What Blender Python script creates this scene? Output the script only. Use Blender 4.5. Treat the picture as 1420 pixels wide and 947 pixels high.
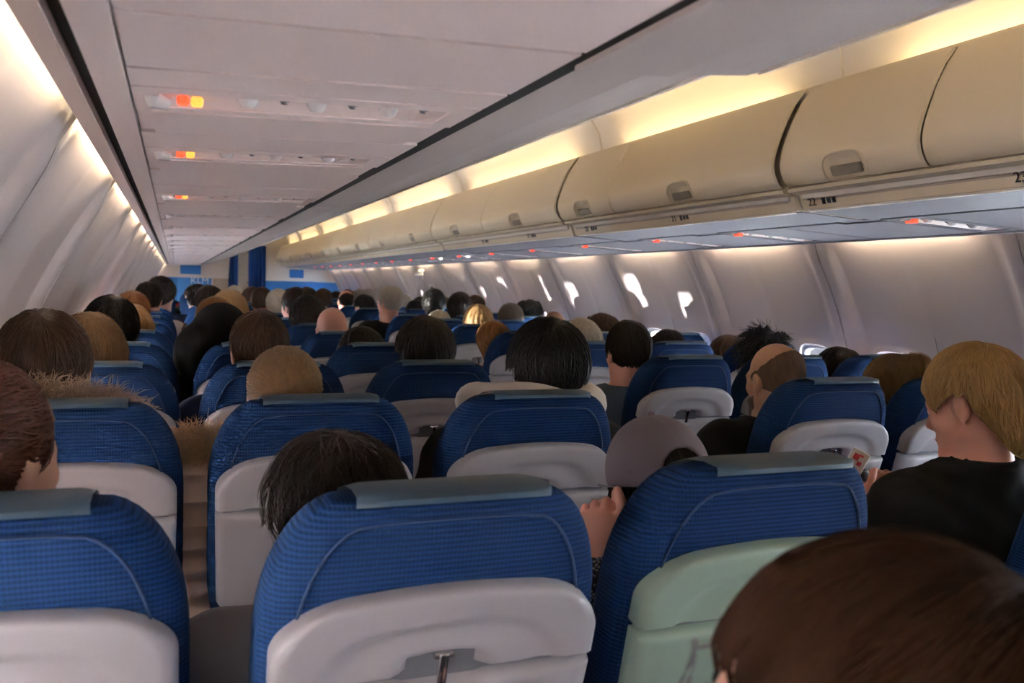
import bpy, bmesh, math, random
import numpy as np
from mathutils import Vector, Matrix
for o in list(bpy.data.objects):
    bpy.data.objects.remove(o)
SC = bpy.context.scene
COL = SC.collection
PI = math.pi
rnd = random.Random(7)

# ------------------------------------------------------------------ camera, world, sun, exposure
# x across the cabin (0 = centre line), y towards the nose, z up from the floor
cam_d = bpy.data.cameras.new('camera')
cam_d.sensor_width = 36.0
cam_d.lens = 1188.4 / 1420 * 36.0
cam_d.clip_start = 0.02
cam_d.dof.use_dof = True
cam_d.dof.focus_distance = 2.0
cam_d.dof.aperture_fstop = 6.3
cam = bpy.data.objects.new('camera', cam_d)
COL.objects.link(cam)
yaw, pit, rol = 0.3762, 0.0622, 0.0285
fw = Vector((math.sin(yaw) * math.cos(pit), math.cos(yaw) * math.cos(pit), -math.sin(pit)))
rt = Vector((math.cos(yaw), -math.sin(yaw), 0))
up = rt.cross(fw)
r2 = rt * math.cos(rol) + up * math.sin(rol)
u2 = -rt * math.sin(rol) + up * math.cos(rol)
cam.matrix_world = Matrix(((r2.x, u2.x, -fw.x, -1.28), (r2.y, u2.y, -fw.y, 0.0), (r2.z, u2.z, -fw.z, 1.42), (0, 0, 0, 1)))
SC.camera = cam

world = bpy.data.worlds.new('sky')
SC.world = world
world.use_nodes = True
bg = world.node_tree.nodes['Background']
bg.inputs[0].default_value = (0.86, 0.92, 1.0, 1)
bg.inputs[1].default_value = 46.0

sun_d = bpy.data.lights.new('sun', 'SUN')
sun_d.energy = 7.0
sun_d.color = (1.0, 0.93, 0.84)
sun_d.angle = math.radians(0.6)
sun = bpy.data.objects.new('sun', sun_d)
COL.objects.link(sun)
sun.rotation_euler = Vector((1.0, -0.12, 0.115)).to_track_quat('-Z', 'Y').to_euler()   # the aircraft is banking

VS = SC.view_settings
SC.display_settings.display_device = 'sRGB'
VS.view_transform = 'Standard'
VS.look = 'None'
VS.exposure = 1.5
VS.gamma = 1.0
VS.use_curve_mapping = False

COVE_E, WASH_L, WASH_R, SIGN_E = 4.6, 8.5, 24.0, 0.6
COVE_C, WASH_C = (1.0, 0.77, 0.42), (1.0, 0.86, 0.58)

# ------------------------------------------------------------------ materials
def mat(name, col, rough=0.5, metal=0.0, vary=0.0, vscale=6.0, bump=0.0, bscale=200.0, spec=0.5, stretch=None, col2=None, sheen=0.0):
    m = bpy.data.materials.new(name)
    m.use_nodes = True
    nt = m.node_tree
    b = nt.nodes['Principled BSDF']
    b.inputs['Base Color'].default_value = (*col, 1)
    b.inputs['Roughness'].default_value = rough
    b.inputs['Metallic'].default_value = metal
    b.inputs['Specular IOR Level'].default_value = spec
    if sheen:
        b.inputs['Sheen Weight'].default_value = sheen
    tc = nt.nodes.new('ShaderNodeTexCoord')
    src = tc.outputs['Object']
    if stretch:
        mp = nt.nodes.new('ShaderNodeMapping')
        mp.inputs['Scale'].default_value = stretch
        nt.links.new(src, mp.inputs[0])
        src = mp.outputs[0]
    if vary or col2:
        n = nt.nodes.new('ShaderNodeTexNoise')
        n.inputs['Scale'].default_value = vscale
        n.inputs['Detail'].default_value = 4
        nt.links.new(src, n.inputs['Vector'])
        r = nt.nodes.new('ShaderNodeMix')
        r.data_type = 'RGBA'
        c2 = col2 or tuple(min(1, c * (1 + vary)) for c in col)
        c1 = col if col2 else tuple(c * (1 - vary) for c in col)
        r.inputs[6].default_value = (*c1, 1)
        r.inputs[7].default_value = (*c2, 1)
        nt.links.new(n.outputs['Fac'], r.inputs[0])
        nt.links.new(r.outputs[2], b.inputs['Base Color'])
    if bump:
        n2 = nt.nodes.new('ShaderNodeTexNoise')
        n2.inputs['Scale'].default_value = bscale
        nt.links.new(src, n2.inputs['Vector'])
        bp = nt.nodes.new('ShaderNodeBump')
        bp.inputs['Strength'].default_value = bump
        bp.inputs['Distance'].default_value = 0.002
        nt.links.new(n2.outputs['Fac'], bp.inputs['Height'])
        nt.links.new(bp.outputs[0], b.inputs['Normal'])
    return m

def weave(name, col, sx=62.0, sz=46.0, lo=0.62, hi=1.45, rough=0.85):
    """ribbed cloth: rows of small stitches across the seat"""
    m = mat(name, col, rough, spec=0.08, sheen=0.0)
    nt = m.node_tree
    b = nt.nodes['Principled BSDF']
    tc = [n for n in nt.nodes if n.type == 'TEX_COORD'][0]
    ws = []
    for d, s in (('Z', sz), ('X', sx)):
        w = nt.nodes.new('ShaderNodeTexWave')
        w.bands_direction = d
        w.inputs['Scale'].default_value = s
        w.inputs['Distortion'].default_value = 0.25
        w.inputs['Detail'].default_value = 1
        nt.links.new(tc.outputs['Object'], w.inputs['Vector'])
        ws.append(w)
    mu = nt.nodes.new('ShaderNodeMath'); mu.operation = 'MULTIPLY_ADD'
    mu.inputs[1].default_value = 0.45
    nt.links.new(ws[1].outputs['Fac'], mu.inputs[0])
    nt.links.new(ws[0].outputs['Fac'], mu.inputs[2])
    r = nt.nodes.new('ShaderNodeMix'); r.data_type = 'RGBA'
    r.inputs[6].default_value = (*[c * lo for c in col], 1)
    r.inputs[7].default_value = (*[c * hi for c in col], 1)
    nt.links.new(mu.outputs[0], r.inputs[0])
    nt.links.new(r.outputs[2], b.inputs['Base Color'])
    bp = nt.nodes.new('ShaderNodeBump'); bp.inputs['Strength'].default_value = 0.5; bp.inputs['Distance'].default_value = 0.0015
    nt.links.new(mu.outputs[0], bp.inputs['Height'])
    nt.links.new(bp.outputs[0], b.inputs['Normal'])
    return m

def glow(name, col, e):
    m = bpy.data.materials.new(name)
    m.use_nodes = True
    b = m.node_tree.nodes['Principled BSDF']
    b.inputs['Base Color'].default_value = (*col, 1)
    b.inputs['Emission Color'].default_value = (*col, 1)
    b.inputs['Emission Strength'].default_value = e
    return m

def clear(name, tint=(1, 1, 1), gl=0.06):
    m = bpy.data.materials.new(name)
    m.use_nodes = True
    nt = m.node_tree
    nt.nodes.clear()
    o = nt.nodes.new('ShaderNodeOutputMaterial')
    t = nt.nodes.new('ShaderNodeBsdfTransparent'); t.inputs[0].default_value = (*tint, 1)
    g = nt.nodes.new('ShaderNodeBsdfGlossy'); g.inputs['Roughness'].default_value = 0.05
    x = nt.nodes.new('ShaderNodeMixShader'); x.inputs[0].default_value = gl
    nt.links.new(t.outputs[0], x.inputs[1]); nt.links.new(g.outputs[0], x.inputs[2]); nt.links.new(x.outputs[0], o.inputs[0])
    return m

M = {}
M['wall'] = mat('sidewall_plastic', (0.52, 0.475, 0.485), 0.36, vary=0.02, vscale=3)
M['wall_r'] = mat('sidewall_plastic_painted_shade', (0.41, 0.375, 0.395), 0.36, vary=0.02, vscale=3)  # darker copy for the right wall, its dimness put into the colour
M['ceil'] = mat('ceiling_plastic', (0.72, 0.68, 0.63), 0.5, vary=0.02, vscale=2)
M['bin'] = mat('bin_plastic', (0.66, 0.585, 0.465), 0.36, vary=0.02, vscale=2)
M['rail'] = mat('rail_plastic', (0.40, 0.35, 0.31), 0.4)
M['rail_lip'] = mat('rail_lip_plastic', (0.78, 0.74, 0.68), 0.35)
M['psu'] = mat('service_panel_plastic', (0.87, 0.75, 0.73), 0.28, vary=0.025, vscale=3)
M['psu_r'] = mat('service_panel_plastic_painted_shade', (0.17, 0.168, 0.20), 0.6, spec=0.12)  # right-hand copy of the panel plastic with the shade painted in
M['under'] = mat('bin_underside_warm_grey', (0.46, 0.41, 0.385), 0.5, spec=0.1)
M['under_r'] = mat('bin_underside_painted_shade', (0.18, 0.18, 0.215), 0.55, spec=0.12)  # bluish shade under the right bins, put into the colour
M['psu_rec'] = mat('service_recess_plastic', (0.78, 0.66, 0.63), 0.4)
M['lens'] = mat('clear_lens_plastic', (0.75, 0.72, 0.72), 0.12)
M['dark'] = mat('black_gap_rubber', (0.006, 0.006, 0.007), 0.7)
M['handle'] = mat('bin_latch_plastic', (0.19, 0.168, 0.145), 0.35)
M['carpet'] = mat('carpet', (0.015, 0.02, 0.045), 0.95, bump=0.6, bscale=400, vary=0.3, vscale=300)
M['cloth'] = weave('seat_cloth', (0.0062, 0.0225, 0.068))
M['piping'] = mat('seat_piping', (0.009, 0.031, 0.088), 0.7)
M['cover'] = mat('headrest_leather', (0.085, 0.15, 0.21), 0.42, bump=0.15, bscale=300)
M['shell'] = mat('seat_shell_plastic', (0.375, 0.362, 0.385), 0.36)
M['shell_green_cast'] = mat('seat_shell_plastic_green_cast', (0.31, 0.42, 0.34), 0.36)  # green cast of the light, painted into one grey shell
M['frame'] = mat('seat_frame_grey', (0.16, 0.17, 0.19), 0.4)
M['chrome'] = mat('latch_metal', (0.72, 0.72, 0.74), 0.18, 1.0)
M['pocket'] = mat('seat_pocket_cloth', (0.012, 0.022, 0.07), 0.9, bump=0.3)
M['arm'] = mat('armrest_plastic', (0.12, 0.12, 0.14), 0.45)
M['shade'] = mat('window_shade_plastic', (0.62, 0.61, 0.60), 0.5)
M['shade_r'] = mat('window_shade_plastic_opaque', (0.62, 0.61, 0.60), 0.5)
_nt = M['shade'].node_tree      # left blinds made strongly translucent, added as fill light for the bin undersides
_tr = _nt.nodes.new('ShaderNodeBsdfTranslucent'); _tr.inputs[0].default_value = (0.92, 0.84, 0.80, 1)
_mx = _nt.nodes.new('ShaderNodeMixShader'); _mx.inputs[0].default_value = 0.92
_nt.links.new(_nt.nodes['Principled BSDF'].outputs[0], _mx.inputs[1]); _nt.links.new(_tr.outputs[0], _mx.inputs[2])
_nt.links.new(_mx.outputs[0], _nt.nodes['Material Output'].inputs[0])
M['pane'] = clear('window_pane_acrylic')
M['blue_panel'] = mat('bulkhead_blue', (0.02, 0.14, 0.42), 0.5)
M['blue_light'] = mat('bulkhead_light_blue', (0.05, 0.22, 0.55), 0.5)
M['white_panel'] = mat('bulkhead_white', (0.66, 0.60, 0.56), 0.5)
M['letter'] = mat('bulkhead_letters', (0.60, 0.68, 0.78), 0.5)
M['curtain'] = mat('curtain_blue', (0.008, 0.06, 0.24), 0.85, vary=0.25, vscale=8)
M['galley'] = mat('galley_beige', (0.40, 0.30, 0.20), 0.5, vary=0.15)
M['ink'] = mat('placard_ink', (0.02, 0.03, 0.06), 0.5)
M['cove_tube'] = glow('cove_lamp', COVE_C, COVE_E)
M['wash_l'] = glow('sidewall_lamp_left', WASH_C, WASH_L)
M['wash_r'] = glow('sidewall_lamp_right', WASH_C, WASH_R)
M['sign_red'] = glow('no_smoking_sign_lit', (1.0, 0.07, 0.025), SIGN_E)
M['sign_amber'] = glow('seat_belt_sign_lit', (1.0, 0.33, 0.05), SIGN_E)
M['spot'] = glow('reading_lamp_lit', (1.0, 0.86, 0.62), 14.0)

# ------------------------------------------------------------------ helpers
def link(o, parent=None):
    COL.objects.link(o)
    if parent is not None:
        o.parent = parent
    return o

def obj(name, me, m=None, parent=None, loc=(0, 0, 0), smooth=False):
    if isinstance(me, bmesh.types.BMesh):
        d = bpy.data.meshes.new(name)
        bmesh.ops.recalc_face_normals(me, faces=me.faces)
        me.to_mesh(d); me.free(); me = d
    if m is not None and not me.materials:
        me.materials.append(m)
    if smooth:
        me.polygons.foreach_set('use_smooth', [True] * len(me.polygons))
        try:
            me.set_sharp_from_angle(angle=math.radians(38))
        except Exception:
            pass
    o = bpy.data.objects.new(name, me)
    o.location = loc
    return link(o, parent)

def empty(name, loc=(0, 0, 0), parent=None):
    o = bpy.data.objects.new(name, None)
    o.empty_display_size = 0.05
    o.location = loc
    return link(o, parent)

def tag(o, label=None, cat=None, group=None, kind=None):
    if label: o['label'] = label
    if cat: o['category'] = cat
    if group: o['group'] = group
    if kind: o['kind'] = kind
    return o

def struct(o):
    o['kind'] = 'structure'
    return o

def box(bm, c, s, bev=0.0, rot=None, seg=1):
    r = bmesh.ops.create_cube(bm, size=1.0)
    vs = r['verts']
    bmesh.ops.scale(bm, vec=s, verts=vs)
    if bev > 0:
        es = list({e for v in vs for e in v.link_edges})
        rb = bmesh.ops.bevel(bm, geom=es, offset=bev, segments=seg, affect='EDGES', profile=0.5)
        vs = list({v for f in rb['faces'] for v in f.verts} | {v for v in vs if v.is_valid})
    if rot is not None:
        bmesh.ops.rotate(bm, cent=(0, 0, 0), matrix=rot, verts=vs)
    bmesh.ops.translate(bm, vec=c, verts=vs)
    return vs

def boxm(c, s, bev=0.0, rot=None, seg=1):
    bm = bmesh.new(); box(bm, c, s, bev, rot, seg); return bm

def tube(bm, pts, rad, n=8, cap=True):
    pts = [Vector(p) for p in pts]
    rads = rad if isinstance(rad, (list, tuple)) else [rad] * len(pts)
    rings = []
    for i, p in enumerate(pts):
        t = (pts[min(i + 1, len(pts) - 1)] - pts[max(i - 1, 0)]).normalized()
        a = Vector((0, 0, 1)) if abs(t.z) < 0.9 else Vector((1, 0, 0))
        x = t.cross(a).normalized(); y = t.cross(x)
        rings.append([bm.verts.new(p + (x * math.cos(k * 2 * PI / n) + y * math.sin(k * 2 * PI / n)) * rads[i]) for k in range(n)])
    for a, b in zip(rings, rings[1:]):
        for k in range(n):
            bm.faces.new((a[k], a[(k + 1) % n], b[(k + 1) % n], b[k]))
    if cap:
        bm.faces.new(rings[0][::-1]); bm.faces.new(rings[-1])

def prism(bm, prof, y0, y1, side=1, closed=True, cap=True):
    """profile of (u, z) swept along y; side mirrors across the centre line"""
    a = [bm.verts.new((side * u, y0, z)) for u, z in prof]
    b = [bm.verts.new((side * u, y1, z)) for u, z in prof]
    n = len(prof)
    for i in range(n if closed else n - 1):
        j = (i + 1) % n
        bm.faces.new((a[i], a[j], b[j], b[i]))
    if closed and cap:
        bm.faces.new(a[::-1]); bm.faces.new(b)

def gridmesh(bm, P, flip=False, wrap=False):
    """P[i][j] -> points; quads between them"""
    V = [[bm.verts.new(p) for p in row] for row in P]
    for i in range(len(V) - 1):
        m = len(V[i])
        for j in range(m if wrap else m - 1):
            k = (j + 1) % m
            q = (V[i][j], V[i][k], V[i + 1][k], V[i + 1][j])
            bm.faces.new(q[::-1] if flip else q)
    return V

def text_mesh(body, size, name):
    cu = bpy.data.curves.new(name, 'FONT')
    cu.body = body; cu.size = size; cu.extrude = 0.0006
    cu.align_x = 'CENTER'; cu.align_y = 'CENTER'
    o = bpy.data.objects.new(name, cu); COL.objects.link(o)
    bpy.context.view_layer.update()
    me = bpy.data.meshes.new_from_object(o.evaluated_get(bpy.context.evaluated_depsgraph_get()))
    bpy.data.objects.remove(o)
    me.materials.clear()
    me.name = name
    return me

def smooth01(x):
    x = max(0.0, min(1.0, x)); return x * x * (3 - 2 * x)

ORD = ['zeroth', 'first', 'second', 'third', 'fourth', 'fifth', 'sixth', 'seventh', 'eighth', 'ninth', 'tenth', 'eleventh', 'twelfth',
       'thirteenth', 'fourteenth', 'fifteenth', 'sixteenth', 'seventeenth', 'eighteenth', 'nineteenth', 'twentieth', 'twenty-first', 'twenty-second',
       'twenty-third', 'twenty-fourth', 'twenty-fifth', 'twenty-sixth', 'twenty-seventh', 'twenty-eighth', 'twenty-ninth', 'thirtieth',
       'thirty-first', 'thirty-second', 'thirty-third', 'thirty-fourth', 'thirty-fifth', 'thirty-sixth', 'thirty-seventh', 'thirty-eighth', 'thirty-ninth', 'fortieth']
Y0, Y1 = -1.9, 16.5
# ------------------------------------------------------------------ the cabin shell
def wall_u(z):
    return math.sqrt(max(0.0, 1.79 ** 2 - (z - 0.62) ** 2)) if z > 0.62 else 1.79 - 0.06 * (0.62 - z) ** 2

struct(obj('floor', boxm((0, (Y0 + Y1 + 3) / 2, -0.03), (3.6, Y1 - Y0 + 3.4, 0.06)), M['carpet']))
bm = bmesh.new()
arc = [(1.86 * math.cos(a), 0.62 + 1.86 * math.sin(a)) for a in [math.radians(20 + 14 * i) for i in range(11)]]
bm2 = [(1.82 * math.cos(a), 0.62 + 1.82 * math.sin(a)) for a in [math.radians(160 - 14 * i) for i in range(11)]]
prism(bm, arc + bm2, Y0 - 0.1, Y1 + 2.6)
roof = obj('ceiling', bm, M['dark']); struct(roof)
# centre ceiling panels with the coves above the bins
MODS_R = [(-1.9, [-0.8]), (0.57, [1.66]), (2.215, [3.32]), (3.87, [4.98]), (6.09, [7.18]), (8.27, [9.365]), (10.46, [11.55]), (12.64, [13.73]), (14.82, []), (16.4, None)]
cove_prof = [(0.72, 2.03), (0.70, 2.07), (0.692, 2.13), (0.675, 2.20), (0.635, 2.255), (0.57, 2.297), (0.48, 2.33), (0.36, 2.345), (0.16, 2.352), (0.0, 2.354)]
for (a, _), (b, _) in zip(MODS_R, MODS_R[1:]):
    for s in (-1, 1):
        bm = bmesh.new()
        back = [(u + 0.012, z + 0.006) for u, z in cove_prof[:5]] + [(u, z + 0.012) for u, z in cove_prof[5:]]
        prism(bm, cove_prof + back[::-1], a + 0.006, b - 0.006, s)
        obj('ceiling_panel', bm, M['ceil'], roof, smooth=True)
        bm = bmesh.new()      # raised joint rib
        rib = [(u - 0.008, z - 0.004) for u, z in cove_prof[:6]] + [(u, z - 0.006) for u, z in cove_prof[6:]]
        prism(bm, rib + back[::-1], b - 0.022, b + 0.022, s)
        obj('ceiling_rib', bm, M['ceil'], roof, smooth=True)

# sidewalls: 40-inch panels with two windows each, fluted pilasters at the seams
PANEL = 1.016
WZ, WH, WW, WR = 1.015, 0.168, 0.122, 0.075
def flute(t):
    """relief of a panel along its length, t from 0 to PANEL"""
    e = min(t, PANEL - t)
    d = 0.026 * (1 - smooth01((e - 0.055) / 0.045))
    d += 0.009 * math.exp(-((t - PANEL / 2) / 0.035) ** 2)
    d += 0.004 * math.exp(-((e - 0.135) / 0.02) ** 2)
    return d

def S(side, y, t, z, d=0.0):
    fade = smooth01((z - 0.15) / 0.2) * smooth01((1.70 - z) / 0.14)
    return (side * (wall_u(z) - flute(t) * fade - d), y + t, z)

def rrect(n, hw, hh, r):
    out = []
    for i in range(n):
        a = 2 * PI * (i + 0.5) / n
        c, s_ = math.cos(a), math.sin(a)
        e = 4.2
        k = (abs(c / hw) ** e + abs(s_ / hh) ** e) ** (-1 / e)
        out.append((k * c, k * s_))
    return out

def rect_ray(n, hw, z0, z1):
    out = []
    for i in range(n):
        a = 2 * PI * (i + 0.5) / n
        c, s_ = math.cos(a), math.sin(a)
        hh = z1 if s_ > 0 else -z0
        k = min(hw / abs(c) if abs(c) > 1e-6 else 9, hh / abs(s_) if abs(s_) > 1e-6 else 9)
        out.append((k * c, k * s_))
    return out

def panel_mesh(side):
    bm = bmesh.new()
    n = 56
    zlo, zhi = WZ - 0.27, WZ + 0.25
    ts = [0.003 + (PANEL - 0.006) * i / 44 for i in range(45)]
    for za, zb, k in ((0.0, zlo, 7), (zhi, 1.735, 10)):
        gridmesh(bm, [[S(side, 0, t, za + (zb - za) * j / k) for t in ts] for j in range(k + 1)])
    for c in (PANEL * 0.25, PANEL * 0.75):
        inner = rrect(n, WW, WH, WR)
        outer = rect_ray(n, PANEL / 4 - (0.0015 if True else 0), zlo - WZ, zhi - WZ)
        # snap outer corners
        rings = []
        for f in (0.0, 0.2, 0.4, 0.6, 0.78, 0.9, 1.0):
            rings.append([S(side, 0, min(max(c + o[0] * (1 - f) + i_[0] * f, 0.003), PANEL - 0.003), WZ + o[1] * (1 - f) + i_[1] * f, 0.006 * smooth01((f - 0.75) / 0.15)) for o, i_ in zip(outer, inner)])
        for sc, d in ((0.985, 0.0), (0.93, -0.022), (0.90, -0.05), (0.90, -0.075)):
            rings.append([S(side, 0, c + i_[0] * sc, WZ + i_[1] * sc, d) for i_ in inner])
        gridmesh(bm, rings, wrap=True)
        # corner fill triangles of the bay
        for sx in (-1, 1):
            for zc, zz in ((-1, zlo), (1, zhi)):
                cx = c + sx * (PANEL / 4 - 0.0015)
                pts = [o for o in outer if o[0] * sx > 0 and o[1] * zc > 0]
                side_pts = sorted(pts, key=lambda o: abs(abs(o[0]) - (PANEL / 4 - 0.0015)))
                p1 = min([o for o in pts if abs(abs(o[0]) - (PANEL / 4 - 0.0015)) < 1e-6], key=lambda o: -abs(o[1]))
                p2 = min([o for o in pts if abs(o[1] - (zz - WZ)) < 1e-6], key=lambda o: -abs(o[0]))
                q = [S(side, 0, min(max(c + p1[0], 0.003), PANEL - 0.003), WZ + p1[1]), S(side, 0, min(max(cx, 0.003), PANEL - 0.003), zz), S(side, 0, min(max(c + p2[0], 0.003), PANEL - 0.003), WZ + p2[1])]
                try:
                    bm.faces.new([bm.verts.new(p) for p in q])
                except ValueError:
                    pass
    # returns at the seams
    for t in (0.003, PANEL - 0.003):
        zs = [1.735 * j / 18 for j in range(19)]
        gridmesh(bm, [[S(side, 0, t, z, d) for z in zs] for d in (0, -0.03)])
    bmesh.ops.remove_doubles(bm, verts=bm.verts, dist=0.0012)
    me = bpy.data.meshes.new('sidewall_panel')
    bmesh.ops.recalc_face_normals(bm, faces=bm.faces)
    bm.to_mesh(me); bm.free()
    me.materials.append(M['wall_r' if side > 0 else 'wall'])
    me.polygons.foreach_set('use_smooth', [True] * len(me.polygons))
    me.set_sharp_from_angle(angle=math.radians(40))
    return me

def frame_mesh(side):
    bm = bmesh.new(); n = 40
    inner = rrect(n, WW, WH, WR)
    rings = [[S(side, 0, PANEL / 4 + i_[0] * sc, WZ + i_[1] * sc, d) for i_ in inner] for sc, d in ((0.93, -0.018), (0.91, -0.006), (0.86, -0.008), (0.84, -0.03), (0.84, -0.06))]
    gridmesh(bm, rings, wrap=True)
    me = bpy.data.meshes.new('window_frame'); bmesh.ops.recalc_face_normals(bm, faces=bm.faces); bm.to_mesh(me); bm.free()
    me.materials.append(M['shade_r'])
    return me

def plate_mesh(name, side, z0f, z1f, d, m):
    """flat plate across the window opening between two heights (fractions of the opening)"""
    bm = bmesh.new(); n = 40
    inner = rrect(n, WW, WH, WR)
    def ring(dd):
        out = []
        for x, z in inner:
            z = max(min(z * 0.86, -WH * 0.86 + 2 * WH * 0.86 * z1f), -WH * 0.86 + 2 * WH * 0.86 * z0f)
            out.append(S(side, 0, PANEL / 4 + x * 0.86, WZ + z, dd))
        return out
    a = [bm.verts.new(p) for p in ring(d)]; b = [bm.verts.new(p) for p in ring(d - 0.004)]
    bm.faces.new(a); bm.faces.new(b[::-1])
    for k in range(n):
        bm.faces.new((a[k], b[k], b[(k + 1) % n], a[(k + 1) % n]))
    me = bpy.data.meshes.new(name)
    bmesh.ops.dissolve_degenerate(bm, dist=1e-5, edges=bm.edges)
    bmesh.ops.recalc_face_normals(bm, faces=bm.faces); bm.to_mesh(me); bm.free()
    me.materials.append(m)
    return me

win_n = 0
for side, nm, ys in ((1, 'wall_right', 2.157), (-1, 'wall_left', 1.62)):
    bm = bmesh.new()
    prof = [(wall_u(z) + 0.11, z) for z in (0.0, 0.4, WZ - 0.24)] 
    # outer skin above and below the window belt closes the fuselage
    for za, zb in ((-0.05, WZ - 0.2), (WZ + 0.2, 1.75)):
        zz = [za + (zb - za) * i / 5 for i in range(6)]
        prism(bm, [(wall_u(z) + 0.085, z) for z in zz] + [(wall_u(z) + 0.10, z) for z in zz[::-1]], Y0 - 0.1, Y1 + 2.6, side)
    wall = obj(nm, bm, M['dark']); struct(wall)
    pm, fm = panel_mesh(side), frame_mesh(side)
    pane = plate_mesh('window_pane', side, 0, 1, -0.055, M['pane'])
    k0 = math.floor((Y0 - ys) / PANEL)
    shades = {}
    y = ys + k0 * PANEL
    while y < Y1 + 2.5:
        obj('sidewall_panel', pm, None, wall, (0, y, 0))
        bm = bmesh.new()
        zs = [1.735 * j / 14 for j in range(15)]
        gridmesh(bm, [[S(side, 0, t, z, -0.028) for z in zs] for t in (-0.02, 0.02)])
        for t in (-0.02, 0.02):
            pass
        obj('seam_strip', bm, M['dark'], wall, (0, y, 0))
        bm = bmesh.new()
        box(bm, (side * (wall_u(WZ) + 0.07), PANEL / 2, WZ), (0.03, PANEL - 0.61, 0.42))
        box(bm, (side * (wall_u(WZ) + 0.07), 0, WZ), (0.03, 0.2, 0.42))
        box(bm, (side * (wall_u(WZ) + 0.07), PANEL, WZ), (0.03, 0.2, 0.42))
        obj('window_belt', bm, M['dark'], wall, (0, y, 0))
        for h in (0, 1):
            win_n += 1
            w = empty('window_%d' % win_n, (0, y + h * PANEL / 2, 0)); struct(w)
            obj('window_frame', fm, None, w)
            obj('window_pane', pane, None, w)
            yc = y + (h + 0.5) * PANEL / 2
            if side > 0:
                cl = [0.0, 0.12, 0.0, 0.25, 0.05][win_n % 5]
            else:
                cl = 1.0 if (yc < 4.6 or yc > 11.5) else [0.1, 0.45, 0.0, 0.6, 0.25, 0.05, 0.7][win_n % 7]
            if cl > 0.02:
                if cl not in shades:
                    shades[cl] = plate_mesh('window_shade', side, 1 - cl, 1, -0.035, M['shade' if side < 0 else 'shade_r'])
                obj('window_shade', shades[cl], None, w)
        y += PANEL
    # wash light along the top of the wall: one lamp per panel behind the trim
    y = ys + k0 * PANEL
    tr = [(1.391, 1.655), (1.421, 1.661), (1.419, 1.669), (1.391, 1.69)]
    bm = bmesh.new(); prism(bm, tr, Y0, Y1, side)
    t1 = obj('trim_%d' % (1 if side < 0 else 2), bm, M['psu']); struct(t1)
    bm = bmesh.new()
    prism(bm, [(1.376, 1.69), (1.376, 1.765), (1.48, 1.765), (1.48, 1.745), (1.388, 1.745), (1.388, 1.69)][::-1], Y0, Y1, side)
    obj('lamp_trough', bm, M['psu'], t1)
    i = 0
    while y < Y1 - 0.3:
        bm = bmesh.new(); tube(bm, [(side * 1.402, y + 0.19, 1.706), (side * 1.402, y + 0.826, 1.706)], 0.009, 8)
        t = obj('sidewall_lamp', bm, M['wash_r' if side > 0 else 'wash_l'])
        i += 1
        tag(t, 'warm strip lamp washing the %s sidewall, %s panel from the rear' % ('right' if side > 0 else 'left', ORD[i]), 'lamp', 'strip lamps along the %s sidewall' % ('right' if side > 0 else 'left'))
        y += PANEL

# rear closure
struct(obj('wall_back', boxm((0, Y0 - 0.05, 1.1), (3.7, 0.06, 2.8)), M['white_panel']))

# front bulkhead with curtain and galley beyond
wf = empty('wall_front', (0, Y1, 0)); struct(wf)
def wbox(name, x0, x1, z0, z1, m, dy=0.0, th=0.03, parent=wf):
    return obj(name, boxm(((x0 + x1) / 2, dy, (z0 + z1) / 2), (x1 - x0, th, z1 - z0), 0.003), m, parent)
wbox('upper_panel', -1.75, -0.34, 1.445, 2.5, M['white_panel'])
wbox('upper_panel', 0.28, 1.75, 1.43, 2.5, M['white_panel'])
wbox('upper_panel', -0.34, 0.28, 2.07, 2.5, M['white_panel'])
wbox('lower_panel', -1.75, -1.235, 0.0, 1.44, M['blue_panel'])
wbox('lower_panel', -1.23, -0.655, 0.0, 1.44, M['blue_light'])
wbox('edge_strip', -0.65, -0.635, 0.0, 1.44, M['white_panel'])
wbox('lower_panel', 0.28, 1.75, 0.0, 1.425, M['blue_panel'])
wbox('blue_sign', -1.185, -0.835, 1.505, 1.665, M['blue_panel'], -0.022, 0.012)
wbox('blue_sign', 0.72, 0.98, 1.495, 1.65, M['blue_panel'], -0.022, 0.012)
lt = obj('lettering', text_mesh('KLM', 0.155, 'lettering'), M['letter'], wf, (-0.856, -0.02, 1.39))
lt.rotation_euler = (PI / 2, 0, 0)
lt.scale = (1.05, 1, 1)
def curtain(x0, x1, x2, z0, z1, amp, nf, name, label):
    """pleated cloth from a gathered top to a wider hem"""
    n = nf * 10
    P = []
    for j in range(9):
        f = j / 8
        z = z1 + (z0 - z1) * f
        row = []
        for i in range(n + 1):
            g = i / n
            xa = x0 + (x2 - x0) * 0
            x = x0 + (x1 - x0) * g + (x2 * f * (1 - g))
            row.append((x, -0.06 + amp * math.sin(g * nf * 2 * PI) * (0.5 + 0.5 * f), z))
        P.append(row)
    bm = bmesh.new(); gridmesh(bm, P)
    bmesh.ops.solidify(bm, geom=bm.faces[:], thickness=0.004)
    o = obj(name, bm, M['curtain'], None, (0, Y1, 0), smooth=True)
    tag(o, label, 'curtain', 'class divider curtains')
curtain(-0.02, 0.29, 0.0, 0.1, 2.06, 0.022, 5, 'curtain', 'dark blue curtain drawn to the right of the aisle opening')
curtain(-0.34, -0.2, -0.08, 0.1, 2.02, 0.018, 3, 'curtain', 'narrow dark blue curtain gathered left of the aisle opening')
g = empty('galley_unit', (0, Y1 + 1.6, 0)); tag(g, 'beige galley cupboard seen through the curtain opening', 'cabinet')
obj('cabinet_body', boxm((0.0, 0.2, 1.05), (1.5, 0.4, 2.1)), M['galley'], g)
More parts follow.
